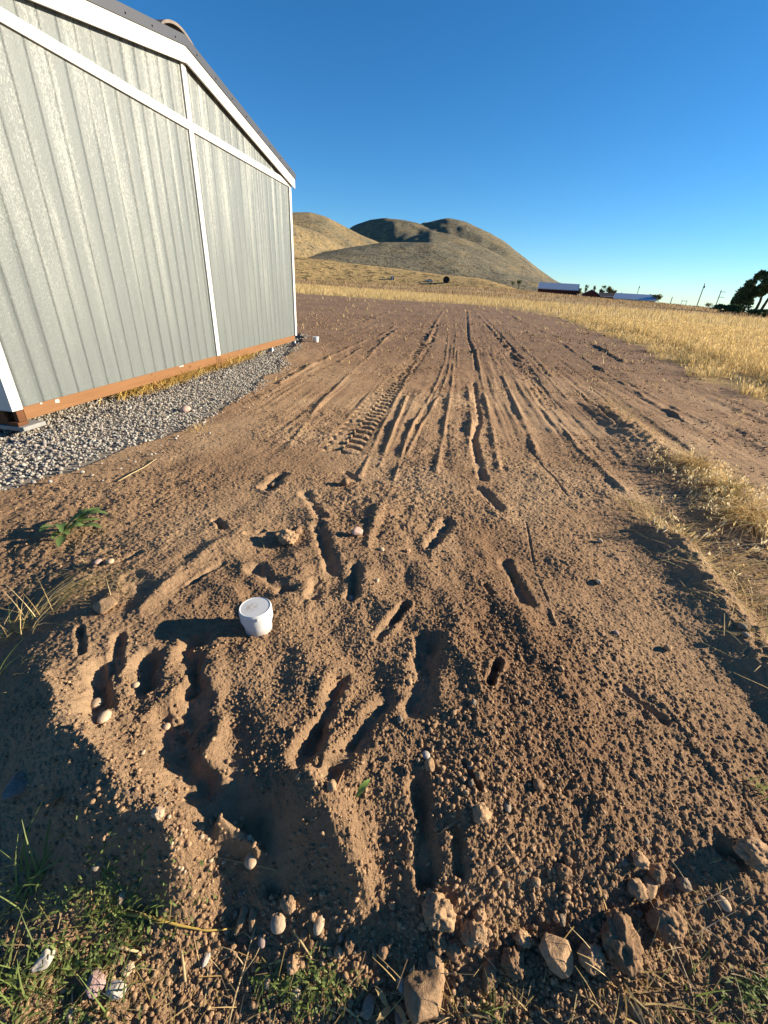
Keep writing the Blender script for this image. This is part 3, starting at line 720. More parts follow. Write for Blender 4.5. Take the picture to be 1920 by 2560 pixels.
TANC = (.38, .248, .143); BRN = (.27, .17, .098); GREYB = (.24, .19, .14); PALE = (.45, .335, .225); PINK = (.36, .255, .21); WHITE = (.37, .33, .285)
_n = [100]
def stone(name, label, cat, px, py, w, h, kind='clod', tint=TANC, group=None, sink=.25, flat=.75, mt=None, rot=None):
    _n[0] += 1; r = random.Random(_n[0])
    p = P(px, py + h * .18); k = depth_of(p) / FPX
    a, bb = w * k / 2, h * k / 2 * (1.0 if py > 1900 else 1.35)
    c = flat * min(a, bb) if kind != 'pebble' else flat * .85 * min(a, bb)
    lvl = 5 if w > 55 else 4 if w > 30 else 3 if w > 12 else 2
    V, F = rock_shape(kind, _n[0], lvl); V = V * np.array([a, bb, c])
    o = mesh_obj(name, V, F, mt or (M_STONE if kind == 'pebble' or tint in (WHITE, PINK) else M_CLOD), smooth=(kind != 'angular'), col=np.array(tint) * r.uniform(.9, 1.1))
    o.location = (p[0], p[1], p[2] + c * (1 - 2 * sink)); o.rotation_euler = (r.uniform(-.15, .15), r.uniform(-.15, .15), r.uniform(-.3, .3) if rot is None else rot)
    return tag(o, label, cat, group)
ST = [ # name, label, px, py, w, h, kind, tint
 ("dirt_clod", "big rough dirt clod half buried at the slope foot, upper left of the round clod", 1092, 2268, 84, 84, 'clod', TANC),
 ("dirt_clod", "large rounded tan clod sitting in a dark hollow near the bottom middle", 1181, 2326, 68, 64, 'clod', TANC),
 ("dirt_clod", "small clod perched just above the large rounded tan clod", 1200, 2284, 36, 40, 'clod', TANC),
 ("dirt_clod", "knobbly clod just below left of the large rounded tan clod", 1134, 2366, 40, 44, 'clod', BRN),
 ("dirt_clod", "tall narrow clod below the half buried rough clod", 1095, 2338, 40, 62, 'clod', BRN),
 ("dirt_clod", "clod touching the top of the big angular bottom rock", 1090, 2394, 42, 58, 'clod', TANC),
 ("angular_rock", "biggest angular flat faced tan rock at the bottom middle", 1066, 2470, 92, 112, 'angular', (.33, .215, .125)),
 ("dirt_clod", "dark backed lumpy clod right of the bottom middle rocks", 1281, 2406, 64, 66, 'clod', BRN),
 ("dirt_clod", "small dark clod left of the dark backed lumpy clod", 1222, 2428, 44, 56, 'clod', BRN),
 ("dirt_clod", "crumbly fist sized clod above the pointed flat topped clod", 1303, 2347, 46, 40, 'clod', TANC),
 ("angular_rock", "pointed flat topped clod with a sharp left peak at lower right", 1376, 2376, 76, 82, 'angular', TANC),
 ("dirt_clod", "boxy tan clod beside the pitted large clod at lower right", 1468, 2395, 70, 64, 'clod', TANC),
 ("dirt_clod", "largest pitted earth clod sloping to the right at lower right", 1538, 2352, 100, 132, 'clod', BRN),
 ("dirt_clod", "left one of two clods leaning together at right", 1583, 2224, 50, 58, 'clod', TANC),
 ("angular_rock", "right upright one of two clods leaning together at right", 1614, 2216, 40, 58, 'angular', TANC),
 ("dirt_clod", "clod directly above the two leaning clods", 1634, 2186, 46, 50, 'clod', BRN),
 ("dirt_clod", "smooth grey brown clod right of the leaning pair", 1704, 2212, 38, 36, 'clod', GREYB),
 ("dirt_clod", "wide low dark clod merging into the soil right of the pitted clod", 1650, 2296, 88, 100, 'clod', BRN),
 ("dirt_clod", "low clod up left of the leaning pair", 1590, 2160, 44, 38, 'clod', TANC),
 ("dirt_clod", "broad lumpy earth heap at the right edge", 1876, 2140, 104, 74, 'clod', TANC),
 ("pebble", "pale oval pebble alone on dark soil at lower right", 1807, 2256, 26, 34, 'pebble', PALE),
 ("dirt_clod", "dark round clod on the lower slope above the tan fan of fine dirt", 1402, 2182, 36, 40, 'clod', BRN),
 ("dirt_clod", "small clod next to the dark round clod on the lower slope", 1417, 2156, 26, 24, 'clod', BRN),
 ("dirt_clod", "crumbling dirt lump beside a thin root on the slope", 1200, 2034, 48, 48, 'clod', TANC),
 ("pebble", "upright smooth grey pebble on the right hand slope", 1267, 2017, 18, 30, 'pebble', GREYB),
 ("dirt_clod", "dark knobbly clod in the upper right of the slope", 1343, 1964, 28, 38, 'clod', BRN),
 ("dirt_clod", "little clod above the thin root", 1198, 1935, 24, 20, 'clod', TANC),
 ("dirt_clod", "round clod with a straw leaning on it near the green leaf", 829, 1972, 30, 30, 'clod', TANC),
 ("dirt_clod", "wedge shaped clod in the row at the bottom of the slope", 724, 2257, 42, 42, 'clod', TANC),
 ("pebble", "egg shaped two toned stone in front of the wedge shaped clod", 697, 2302, 38, 48, 'pebble', (.38, .28, .19)),
 ("dirt_clod", "long upright lit clod, left of a close pair", 609, 2280, 26, 72, 'clod', TANC),
 ("dirt_clod", "long upright clod, right of a close pair", 633, 2287, 20, 60, 'clod', TANC),
 ("pebble", "reddish oval pebble below the pair of long clods", 657, 2350, 20, 30, 'pebble', PINK),
 ("dirt_clod", "flat faced tan clod near the bottom straw pieces", 733, 2404, 38, 42, 'clod', TANC),
 ("dirt_clod", "small clod right beside the flat faced tan clod", 755, 2404, 18, 28, 'clod', TANC),
 ("dirt_clod", "square lit clod in the middle of the bottom debris", 847, 2377, 26, 32, 'clod', TANC),
 ("dirt_clod", "upright crumbly clod at the tip of the slope", 876, 2343, 34, 52, 'clod', BRN),
 ("pebble", "bean shaped smooth tan stone curled at the slope foot", 798, 2301, 26, 46, 'pebble', PALE),
 ("pebble", "pinkish white pebble left of the biggest angular rock", 1004, 2458, 22, 34, 'pebble', WHITE),
 ("pebble", "round pale pebble above the pinkish white pebble", 1033, 2426, 18, 20, 'pebble', PALE),
 ("pebble", "light stone among the small green weeds at the bottom", 742, 2474, 22, 32, 'pebble', PALE),
 ("pebble", "upright oval pebble left of the green weeds", 670, 2455, 16, 24, 'pebble', PALE),
 ("pebble", "big smooth lit cobble on the tip of the sunlit ridge", 630, 2151, 32, 40, 'pebble', (.42, .29, .19)),
 ("dirt_clod", "thin upright clod low in the bottom debris", 937, 2372, 16, 32, 'clod', TANC),
 ("dirt_clod", "leaning clod right of the thin upright clod", 959, 2366, 28, 38, 'clod', BRN),
 ("pebble", "dark grey oval cobble in shade at the bottom edge", 921, 2510, 30, 46, 'pebble', GREYB),
 ("pebble", "dark brown long cobble beside the curled dry leaf", 999, 2526, 26, 52, 'pebble', (.22, .15, .10)),
 ("angular_rock", "grey angular rock in the shade of the mound at left", 44, 1966, 52, 72, 'angular', (.22, .19, .165)),
 ("angular_rock", "brown flat slab stuck upright in the shaded mound side", 148, 1984, 34, 62, 'angular', BRN),
 ("angular_rock", "pinkish white pointed stone on the weedy ground at left", 124, 2396, 38, 58, 'angular', WHITE),
 ("angular_rock", "purplish pink angular stone, left of the white one", 244, 2467, 42, 54, 'angular', (.36, .25, .23)),
 ("angular_rock", "white squarish stone beside the purplish pink stone", 297, 2474, 38, 38, 'angular', WHITE),
 ("dirt_clod", "tan stone above the white squarish stone", 325, 2421, 36, 30, 'clod', PALE),
 ("angular_rock", "tall brown stone standing at the shadow edge of the mound", 310, 2242, 18, 38, 'angular', PALE),
 ("pebble", "greenish grey round pebble on the shaded mound foot", 247, 2170, 20, 26, 'pebble', GREYB),
 ("dirt_clod", "pale tan lump in the bottom left corner grass", 184, 2529, 26, 34, 'clod', PALE),
 ("angular_rock", "pale flat sliver of stone left of the dry stalk", 515, 2394, 18, 44, 'angular', WHITE),
 ("dirt_clod", "flat clod lit on the tip of the left crest", 399, 2043, 38, 28, 'clod', PALE),
 ("angular_rock", "fist sized tan rock lying among grass left of the white cap", 271, 1519, 48, 36, 'angular', TANC),
 ("pebble", "reddish pebble on the crumbly soil above the tan rock", 247, 1411, 18, 18, 'pebble', PINK),
 ("pebble", "longish pebble beside the reddish pebble", 278, 1409, 18, 14, 'pebble', PALE),
 ("pebble", "long pebble lying in the dark hollow of the left crest", 243, 1762, 32, 24, 'pebble', PALE),
 ("pebble", "broad tan stone below the long pebble in the hollow", 263, 1794, 28, 28, 'pebble', PALE),
 ("pebble", "round pebble in the second dark hollow", 342, 1717, 16, 14, 'pebble', PALE),
 ("pebble", "pale pebble in the big shaded hollow", 418, 1820, 18, 14, 'pebble', PALE),
 ("pebble", "small pebble on the edge of the shaded hollow", 359, 1884, 10, 12, 'pebble', PALE),
 ("dirt_clod", "dark clod beyond the white cap among footprints", 863, 1208, 24, 22, 'clod', BRN),
 ("angular_rock", "pinkish clod upright between the footprints", 892, 1338, 28, 26, 'angular', PINK),
 ("dirt_clod", "pointed clod at the back of the trampled patch", 745, 1326, 22, 28, 'clod', BRN),
 ("dirt_clod", "wide shadow casting clod in the trampled patch", 720, 1344, 56, 36, 'clod', TANC),
 ("dirt_clod", "small clod at the lip of the trodden ridge", 1019, 1377, 16, 18, 'clod', TANC),
 ("pebble", "pale pebble right of the trampled patch", 954, 1377, 13, 16, 'pebble', PALE),
 ("pebble", "rounded pebble in a small footprint behind the cap", 877, 1501, 15, 15, 'pebble', PINK),
 ("pebble", "tan pebble right of the small footprints", 942, 1458, 12, 13, 'pebble', PALE),
 ("pebble", "white rounded stone on top of a clod on the slope", 1067, 1876, 20, 18, 'pebble', WHITE),
 ("dirt_clod", "clod under the white rounded stone on the slope", 1075, 1902, 30, 38, 'clod', TANC),
 ("dirt_clod", "pointed little clod mid slope", 1199, 1938, 20, 22, 'clod', TANC),
 ("angular_rock", "flat pale stone on the smooth dirt at right", 1500, 1351, 20, 13, 'angular', PALE),
 ("angular_rock", "second flat pale stone lower on the smooth dirt at right", 1496, 1452, 17, 18, 'angular', PALE),
 ("pebble", "small brown pebble on the berm crest with straw", 1621, 1312, 12, 13, 'pebble', (.40, .25, .15)),
 ("dirt_clod", "flat clod near the lower right berm shadow", 1668, 1618, 22, 16, 'clod', TANC),
 ("pebble", "smooth grey pebble in the shaded berm at the right edge", 1862, 1588, 22, 13, 'pebble', GREYB),
 ("pebble", "darker pebble above the smooth grey pebble in the berm", 1855, 1566, 20, 16, 'pebble', GREYB),
 ("pebble", "pinkish chip on the right hand soil", 1541, 1579, 13, 12, 'pebble', PINK),
 ("pebble", "pink sandstone cobble lying on the gravel bed", 464, 1022, 25, 23, 'pebble', PINK),
 ("dirt_clod", "broken upright clod in the dark hole near the gravel", 684, 1214, 16, 22, 'clod', TANC),
]
for nm, lb, px, py, w, h, kd, tn in ST:
    stone(nm, lb, {"dirt_clod": "dirt clod", "angular_rock": "rock", "pebble": "pebble"}[nm], px, py, w, h, kd, tn, sink=.12)
# lookalike clods in four patches; nothing tells the clods of one patch apart
def patch(n, x0, x1, y0, y1, smin, smax, label, group, kind='clod', tints=(TANC, BRN, TANC, GREYB)):
    for _ in range(n):
        px, py = random.uniform(x0, x1), random.uniform(y0, y1); s = smin + (smax - smin) * random.random() ** 2.2
        stone("dirt_clod" if kind == 'clod' else "pebble", label, "dirt clod" if kind == 'clod' else "pebble", px, py, s, s * random.uniform(.8, 1.3), kind, random.choice(tints), group, .15)
patch(60, 1150, 1700, 2090, 2330, 10, 26, "small brown dirt clod among the big clods on the lower right slope", "small clods on the lower right slope")
patch(55, 560, 1060, 2230, 2440, 9, 22, "small tan dirt clod in the band of debris at the bottom middle", "small clods at the bottom middle")
patch(40, 1000, 1420, 1620, 2060, 8, 18, "small tan clod on the stony slope below the deep footprint", "small clods on the stony slope")
patch(30, 60, 420, 1960, 2240, 8, 20, "small dark clod in the shade of the mound's left side", "small clods in the mound's shade", tints=(BRN, GREYB))
patch(30, 420, 640, 2040, 2180, 7, 14, "small rounded pebble on the sunlit ridge tip and hollow below the crest", "pebbles round the sunlit ridge tip", 'pebble', (PALE, TANC, TANC))

# uncountable crumbs and pebbles
def scatter_mesh(name, pts, sizes, mt, cols, shapes, sink=.2, squash=(.5, 1.0), label=None):
    n = len(pts); Vs, Fs, Cs = [], [], []; base_i = 0
    sel = rng.integers(0, len(shapes), n)
    for k, (V0, F0) in enumerate(shapes):
        ii = np.where(sel == k)[0]
        if not len(ii): continue
        a = rng.uniform(0, 2 * np.pi, len(ii)); sx, sy, sz = rng.uniform(.7, 1.3, len(ii)), rng.uniform(.7, 1.3, len(ii)), rng.uniform(*squash, len(ii))
        t = rng.uniform(-.5, .5, len(ii))
        X = V0[None, :, 0] * sx[:, None]; Y = V0[None, :, 1] * sy[:, None]; Z = V0[None, :, 2] * sz[:, None]
        X, Z = X * np.cos(t)[:, None] - Z * np.sin(t)[:, None], X * np.sin(t)[:, None] + Z * np.cos(t)[:, None]
        X, Y = X * np.cos(a)[:, None] - Y * np.sin(a)[:, None], X * np.sin(a)[:, None] + Y * np.cos(a)[:, None]
        s = sizes[ii][:, None]
        V = np.stack([X * s + pts[ii, 0:1], Y * s + pts[ii, 1:2], Z * s + pts[ii, 2:3] + s * (sz[:, None] - 2 * sink)], -1).reshape(-1, 3)
        F = (F0[None] + (np.arange(len(ii)) * len(V0))[:, None, None]).reshape(-1, 3) + base_i
        Vs.append(V); Fs.append(F); Cs.append(np.repeat(cols[ii], len(V0), 0)); base_i += len(V)
    o = mesh_obj(name, np.concatenate(Vs), np.concatenate(Fs), mt, col=np.concatenate(Cs))
    return tag(o, label, None, None, "stuff")
SH1 = [rock_shape('clod', 300 + k, 1) for k in range(8)]
SH2 = [rock_shape('clod' if k % 2 else 'angular', 330 + k, 2) for k in range(8)]
SHP = [rock_shape('pebble', 360 + k, 2) for k in range(6)] + [rock_shape('angular', 370 + k, 2) for k in range(6)]
def polar(n, dmin, dmax, a0, a1, e=1.0):
    d = np.exp(rng.uniform(np.log(dmin), np.log(dmax), n)) if e == 1.0 else rng.uniform(dmin ** e, dmax ** e, n) ** (1 / e)
    a = np.radians(rng.uniform(a0, a1, n)); return d * np.sin(a), d * np.cos(a)
def crumbs():
    x, y = polar(130000, .28, 20, -72, 72)
    k = ~in_poly(x, y, GRAV) & ~in_poly(x, y, FIELD)
    pt = fbm(x * 1.3, y * 1.3, 3, 31); slope = np.exp(-(np.hypot(x - .2, y - .75) / .9) ** 2)
    k &= rng.random(len(x)) < .05 + .65 * sstep(-.2, .25, pt) + .4 * slope
    x, y = x[k], y[k]; _, pk = macro(x, y); q = rng.random(len(x)) > .85 * np.clip(pk, 0, 1); x, y = x[q], y[q]
    z = surf(x, y); d = np.hypot(x, y)
    s = .0013 + .0050 * rng.random(len(x)) ** 4.5 * (1 + .4 * np.exp(-(d / .9) ** 2)); s = np.where(rng.random(len(x)) < .35, np.maximum(s, .0017 * d), np.maximum(s, .0008 * d))
    c = np.array([TANC, BRN, TANC, TANC, BRN, TANC])[rng.integers(0, 6, len(x))] * rng.uniform(.75, 1.1, (len(x), 1))
    big = s > .0042
    scatter_mesh("dirt_crumbs", np.c_[x, y, z][~big], s[~big], M_CLOD, c[~big], SH1, label="loose crumbs of dry brown earth")
    scatter_mesh("dirt_crumbs", np.c_[x, y, z][big], s[big], M_CLOD, c[big], SH2, label="larger loose crumbs and pebbles in the dirt")
crumbs()
def gravel():
    lo, hi = np.array([-9.5, .8]), np.array([-1.2, 13.5])
    n = 150000; x, y = rng.uniform(lo[0], hi[0], n), rng.uniform(lo[1], hi[1], n)
    d = np.hypot(x, y); ed = .28 * fbm(x * 2.2, y * 2.2, 3, 77) + rng.normal(0, .07, n)
    k = in_poly(x + ed, y + ed, GRAV) & (y > -.62 * x * .0) & (np.degrees(np.arctan2(-x, y)) < 58)
    t = -((np.c_[x, y] - SR[:2]) @ sn[:2]); k &= (t < .45)             # little below the floor
    k &= rng.random(n) < np.clip(1.3 - d / 16, .35, 1)
    # a few strays on the dirt beside the bed
    x, y = x[k], y[k]; d = d[k]
    sx, sy = polar(500, 3.2, 9, -62, -8); q = in_poly(sx - .35, sy + .25, GRAV) | in_poly(sx - .15, sy + .1, GRAV); x, y = np.r_[x, sx[q]], np.r_[y, sy[q]]
    d = np.hypot(x, y); z = surf(x, y) + rng.uniform(-.004, .010, len(x))
    s = .0070 + .0075 * rng.random(len(x)) ** 1.6
    pal = np.array([(0.302, 0.281, 0.244), (0.244, 0.227, 0.202), (0.344, 0.311, 0.260), (0.319, 0.260, 0.197), (0.197, 0.185, 0.168), (0.370, 0.344, 0.302), (0.294, 0.239, 0.193), (0.269, 0.252, 0.227)])
    c = pal[rng.integers(0, len(pal), len(x))] * rng.uniform(.8, 1.1, (len(x), 1))
    near = d < 6.5
    sub = [rock_shape('pebble', 380 + k, 1) for k in range(5)]
    scatter_mesh("gravel", np.c_[x, y, z][near], s[near], M_GRAVEL, c[near], SHP, .15, (.5, .9), "rounded grey and tan gravel in the bed along the shed")
    scatter_mesh("gravel", np.c_[x, y, z][~near], s[~near] * 1.25, M_GRAVEL, c[~near], sub, .15, (.5, .9), "rounded gravel at the far end of the bed along the shed")
gravel()

# ------------------------------------------------------------------ blades, straw, grass
def blades(bp, h, az, lean, w, segs=2, droop=.4, headw=None):
    """tapered leaf strips; bp (n,3)"""
    n = len(bp); lv = []
    d = np.c_[np.cos(az), np.sin(az)]; sd_ = np.c_[-np.sin(az + .7), np.cos(az + .7)]
    for k in range(segs + 1):
        f = k / segs
        up = h * (f - droop * lean * f * f * .6); out = h * lean * (f * .5 + f * f * .5)
        c = np.c_[bp[:, 0] + d[:, 0] * out, bp[:, 1] + d[:, 1] * out, bp[:, 2] + up]
        ww = (w * (1 - .85 * f ** 1.3) if headw is None else w * (headw[k]))[:, None] * .5
        off = np.c_[sd_ * ww, np.zeros(n)]
        lv.append(np.stack([c - off, c + off], 1))
    V = np.stack(lv, 1).reshape(n, -1, 3); nv = 2 * (segs + 1)
    f0 = np.array([[2 * k, 2 * k + 1, 2 * k + 3, 2 * k + 2] for k in range(segs)])
    F = (f0[None] + (np.arange(n) * nv)[:, None, None]).reshape(-1, 4)
    return V.reshape(-1, 3), F, nv
def strands(name, sets, mt, label, kind="stuff", cat=None, parent=None):
    Vs, Fs, Cs, b0 = [], [], [], 0
    for (V, F, nv), col in sets:
        Vs.append(V); Fs.append(F + b0); Cs.append(np.repeat(col, nv, 0)); b0 += len(V)
    o = mesh_obj(name, np.concatenate(Vs), np.concatenate(Fs), mt, parent, col=np.concatenate(Cs))
    return tag(o, label, cat, None, kind) if label else o
def cols(pal, n, lo=.8, hi=1.15): return np.array(pal)[rng.integers(0, len(pal), n)] * rng.uniform(lo, hi, (n, 1))
GOLD = [(.64, .47, .215), (.56, .40, .165), (.70, .54, .28), (.46, .31, .115)]
HEAP = [(.64, .43, .15), (.55, .35, .105), (.70, .52, .24), (.60, .46, .22)]
OLIVE = [(0.228, 0.205, 0.061), (0.319, 0.251, 0.091)]
def wheat():
    sets = []
    def zone(n, d0, d1, a0, a1, w, h0, h1, segs, heads):
        x, y = polar(n, d0, d1, a0, a1, 2.0)
        k = in_poly(x + .5 * fbm(x * .8, y * .8, 4, 73), y + .5 * fbm(x * .8 + 5, y * .8, 4, 74), FIELD) & (beyond(x, y) < 1.5)
        x, y = x[k], y[k]
        # thinner and shorter at the trodden edge
        inner = in_poly(x - .7, y - .55, FIELD) & in_poly(x - 1.3, y - .4, FIELD)
        cl = fbm(x * 1.1, y * 1.1, 3, 81)
        keep = rng.random(len(x)) < np.where(inner, .75 + .8 * cl, .22 + 1.2 * cl); x, y, inner, cl = x[keep], y[keep], inner[keep], cl[keep]
        n_ = len(x); z = far_height(x, y) + Z0 + .02 * fbm(x, y, 2, 3)
        h = rng.uniform(h0, h1, n_) * np.where(inner, 1, .6) * (1 + .3 * cl)
        az = rng.uniform(0, 2 * np.pi, n_); lean = rng.uniform(.05, .55, n_) ** 1.3
        lean = np.where(rng.random(n_) < np.where(inner, .12, .4), lean + .5, lean)
        c = cols(GOLD, n_); g = rng.random(n_) < np.where(inner, .03, .10); c[g] = cols(OLIVE, g.sum())
        sets.append((blades(np.c_[x, y, z - .01], h, az, lean, np.full(n_, w) * rng.uniform(.6, 1.4, n_), segs), c))
        if heads:                                                  # drooping oat heads
            q = rng.random(n_) < heads
            tip = np.c_[x + np.cos(az) * h * lean, y + np.sin(az) * h * lean, z + h * (1 - .24 * lean) - .03][q]
            hw = np.array([.35, 1, .8, .1]); m_ = q.sum()
            sets.append((blades(tip, -rng.uniform(.03, .09, m_), az[q] + rng.uniform(-1, 1, m_), rng.uniform(.2, .9, m_), np.full(m_, w * 2.2), 3, .0, hw), cols(GOLD, m_, .95, 1.3)))
    zone(75000, 6.5, 15, 12, 64, .0065, .20, .42, 3, .5)
    zone(90000, 15, 32, 5, 62, .014, .24, .42, 2, .35)
    zone(110000, 32, 120, -16, 58, .04, .27, .42, 1, 0)
    strands("dry_grain", sets, M_STRAW, "ripe golden grain standing in the field beside the bare earth")
wheat()
def rough_weeds():
    sets = []
    x, y = polar(60000, 45, 235, -18, 56, 1.6); b = beyond(x, y); fl = in_poly(x, y, FIELD)
    cl = fbm(x * .06 , y * .06, 3, 91) + .5 * fbm(x * .4, y * .4, 2, 92)
    row = np.exp(-((b - 2) / 2.0) ** 2)
    k = fl & (b > 0) & (rng.random(len(x)) < .25 + .9 * np.maximum(cl, 0) + row); x, y, cl, row = x[k], y[k], cl[k], row[k]
    n = len(x); d = np.hypot(x, y); z = far_height(x, y) + Z0
    h = rng.uniform(.25, .6, n) * (1 + .8 * row * rng.random(n)); w = d * .0011 * rng.uniform(.6, 1.6, n)
    c = cols([(0.350, 0.243, 0.122), (0.274, 0.167, 0.091), (0.395, 0.296, 0.152), (0.228, 0.137, 0.076), (0.205, 0.152, 0.076)], n)
    c[row > .5] = cols([(0.258, 0.160, 0.084), (0.198, 0.122, 0.065), (0.334, 0.228, 0.114)], (row > .5).sum())
    sets.append((blades(np.c_[x, y, z], h, rng.uniform(0, 6.28, n), rng.uniform(0, .4, n), w, 1), c))
    strands("brown_weeds", sets, M_STRAW, "brown and pale weeds growing beyond the grain")
rough_weeds()
def litter():
    # lying straws: bits on the pad, denser by the field and along the berms
    sets = []
    def lay(x, y, L, w, pal, lift=0.0):
        n = len(x); z = surf(x, y) + lift * rng.random(n); az = rng.uniform(0, 6.28, n)
        p = np.c_[x, y, z + rng.uniform(.002, .012, n)]; tilt = np.where(np.hypot(x, y) > 4.5, rng.uniform(.1, .8, n), rng.uniform(-.12, .35, n))
        V, F, nv = blades(p, L, az, np.full(n, 1.0), w, 2, 0, np.array([.8, 1, .5]))
        V = V.reshape(n, nv, 3); V[:, :, 2] = p[:, None, 2] + (V[:, :, 2] - p[:, None, 2]) * tilt[:, None]
        x1, y1 = V[:, -1, 0], V[:, -1, 1]; V[:, -2:, 2] = np.maximum(V[:, -2:, 2], surf(x1, y1)[:, None] + .003 + lift * .4)
        xm, ym = V[:, 2, 0], V[:, 2, 1]; V[:, 2:4, 2] = np.maximum(V[:, 2:4, 2], surf(xm, ym)[:, None] + .003 + lift * .5)
        sets.append(((V.reshape(-1, 3), F, nv), cols(pal, n)))
    x, y = polar(9000, 2.0, 40, -16, 60)
    k = ~in_poly(x, y, GRAV) & ~in_poly(x, y, FIELD); side = sstep(-.2, .6, x / np.maximum(y, .1)); cl = fbm(x * .8, y * .8, 3, 95)
    k &= rng.random(len(x)) < .06 + .5 * side * (cl > -.05) + .32 * (y > 6) + 1.0 * in_poly(x + 1.6, y + 1.0, FIELD); x, y = x[k], y[k]; d = np.hypot(x, y)
    lay(x, y, np.maximum(.02 + .09 * rng.random(len(x)) ** 2, .007 * d), np.maximum(.0035, .0016 * d), GOLD)
    # along the berm crests
    for kind, pts, w, a in PF:
        if kind != 'berm': continue
        pts = np.array(pts); n = 520; i = rng.integers(0, len(pts) - 1, n); f = rng.random((n, 1)); q = pts[i] * (1 - f) + pts[i + 1] * f
        q = q + rng.normal(0, .09, (n, 2)) + np.array([.08, -.02]); lay(q[:, 0], q[:, 1], rng.uniform(.04, .22, n), np.full(n, .004), GOLD + OLIVE)
    # near weedy ground along the bottom and left edge
    for x0, x1, y0, y1, n in ((0, 460, 2290, 2555, 170), (460, 1150, 2380, 2555, 130), (1150, 1915, 2400, 2555, 90), (1700, 1915, 2180, 2400, 25), (0, 330, 1280, 1520, 150), (150, 420, 1090, 1230, 70), (330, 640, 1080, 1330, 50)):
        q = np.array([G(rng.uniform(x0, x1), rng.uniform(y0, y1), -.05) for _ in range(n)]); lay(q[:, 0], q[:, 1], rng.uniform(.015, .065, n), rng.uniform(.0013, .003, n), GOLD + OLIVE[1:] + [(.35, .24, .13)])
    strands("straw_litter", sets, M_STRAW, "broken yellow straw lying loose on the earth")
    sets.clear()
    # the straw strewn along the gravel
    for a, b_, n, wd in (((300, 985), (460, 940), 620, .11), ((430, 950), (620, 895), 620, .08), ((560, 915), (640, 885), 200, .06)):
        A_, B_ = G(*a), G(*b_); f = rng.random((n, 1)); q = A_ * (1 - f) + B_ * f + rng.normal(0, wd, (n, 2)); lay(q[:, 0], q[:, 1], rng.uniform(.06, .22, n), np.full(n, .012), [(.62, .42, .12), (.55, .36, .10), (.66, .48, .18)], .05)
    V = None
    strands("straw_strip", sets, M_STRAW, "yellow straw strewn over the gravel along the shed")
litter()

GREEN = [(.14, .19, .045), (.17, .22, .06), (.20, .24, .075)]
def tuft(name, label, cat, px, py, n, h, w, pal, spread, lean=(.3, 1.0), heads=0, dirn=None, sd_=1.2, droop=.5):
    p = P(px, py); r = np.random.default_rng(int(px * 7 + py)); q = np.c_[p[0] + r.normal(0, spread, n), p[1] + r.normal(0, spread, n)]
    z = surf(q[:, 0], q[:, 1]); az = r.uniform(0, 6.28, n) if dirn is None else r.normal(dirn, sd_, n)
    hh = h * r.uniform(.45, 1.1, n); ln = r.uniform(*lean, n)
    sets = [(blades(np.c_[q, z - .004], hh, az, ln, np.full(n, w) * r.uniform(.6, 1.2, n), 4, droop), cols(pal, n))]
    if heads:
        k = r.random(n) < heads; m_ = k.sum()
        tip = np.c_[q[:, 0] + np.cos(az) * hh * ln, q[:, 1] + np.sin(az) * hh * ln, z + hh * (1 - droop * ln * .6)][k]
        for _ in range(5):
            sets.append((blades(tip + r.normal(0, .012, (m_, 3)), -r.uniform(.012, .03, m_), r.uniform(0, 6.28, m_), r.uniform(.2, 1, m_), np.full(m_, .009), 3, 0, np.array([.3, 1, .8, .1])), cols(GOLD[:1] + [(.72, .6, .38)], m_)))
    b0 = 0; Vs, Fs, Cs = [], [], []
    for (V, F, nv), col in sets: Vs.append(V); Fs.append(F + b0); Cs.append(np.repeat(col, nv, 0)); b0 += len(V)
    o = mesh_obj(name, np.concatenate(Vs) - p, np.concatenate(Fs), M_LEAF if pal is GREEN else M_STRAW, col=np.concatenate(Cs)); o.location = p
    return tag(o, label, cat)
tuft("grass_tuft", "long bladed green grass tuft at the left edge below the mound", "grass", 75, 2225, 34, .17, .0055, GREEN, .02, (.4, 1.2))
tuft("grass_tuft", "thin green grass tuft at the very bottom left corner", "grass", 20, 2500, 26, .12, .004, GREEN, .03, (.3, 1.1))
tuft("grass_tuft", "green grass blades by the white squarish stone at bottom left", "grass", 290, 2520, 18, .10, .004, GREEN, .02)
tuft("grass_tuft", "upright green grass tuft at the bottom edge right of centre", "grass", 1225, 2535, 26, .11, .0038, GREEN, .025, (.1, .6))
tuft("grass_tuft", "small green grass tuft on the left of the bottom edge clods", "grass", 780, 2540, 14, .07, .0035, GREEN, .02, (.1, .7))
tuft("grass_tuft", "tiny green tuft at the right edge on the pressed dirt", "grass", 1905, 1975, 14, .07, .004, GREEN, .012, (.4, 1.2))
tuft("grass_tuft", "mixed green grass in the bottom right corner", "grass", 1720, 2500, 24, .10, .0036, GREEN, .04, (.3, 1.0))
tuft("dry_grass", "dry straw and green stems fanning out at the left edge", "dry grass", 40, 1590, 46, .16, .004, GOLD + GREEN[:1], .05, (.5, 1.5))
tuft("dry_grass", "strand of half dried grass trailing up to the right at left", "dry grass", 120, 1530, 40, .30, .004, GOLD + OLIVE, .04, (1.2, 1.9), 0, .75, .35, 1.05)
tuft("dry_grass", "small dry tuft beside the tan rock left of the cap", "dry grass", 300, 1490, 16, .09, .0035, GOLD + OLIVE, .03, (.6, 1.5))
tuft("dry_grass", "dry grass sprig at the foot of the shaded mound side", "dry grass", 20, 1690, 16, .10, .0035, OLIVE + GREEN[:1], .05, (.5, 1.4))
tuft("dry_grass", "pale dry stalk tuft on the soil by the gravel edge", "dry grass", 490, 1075, 26, .12, .006, GOLD, .05, (.4, 1.5))
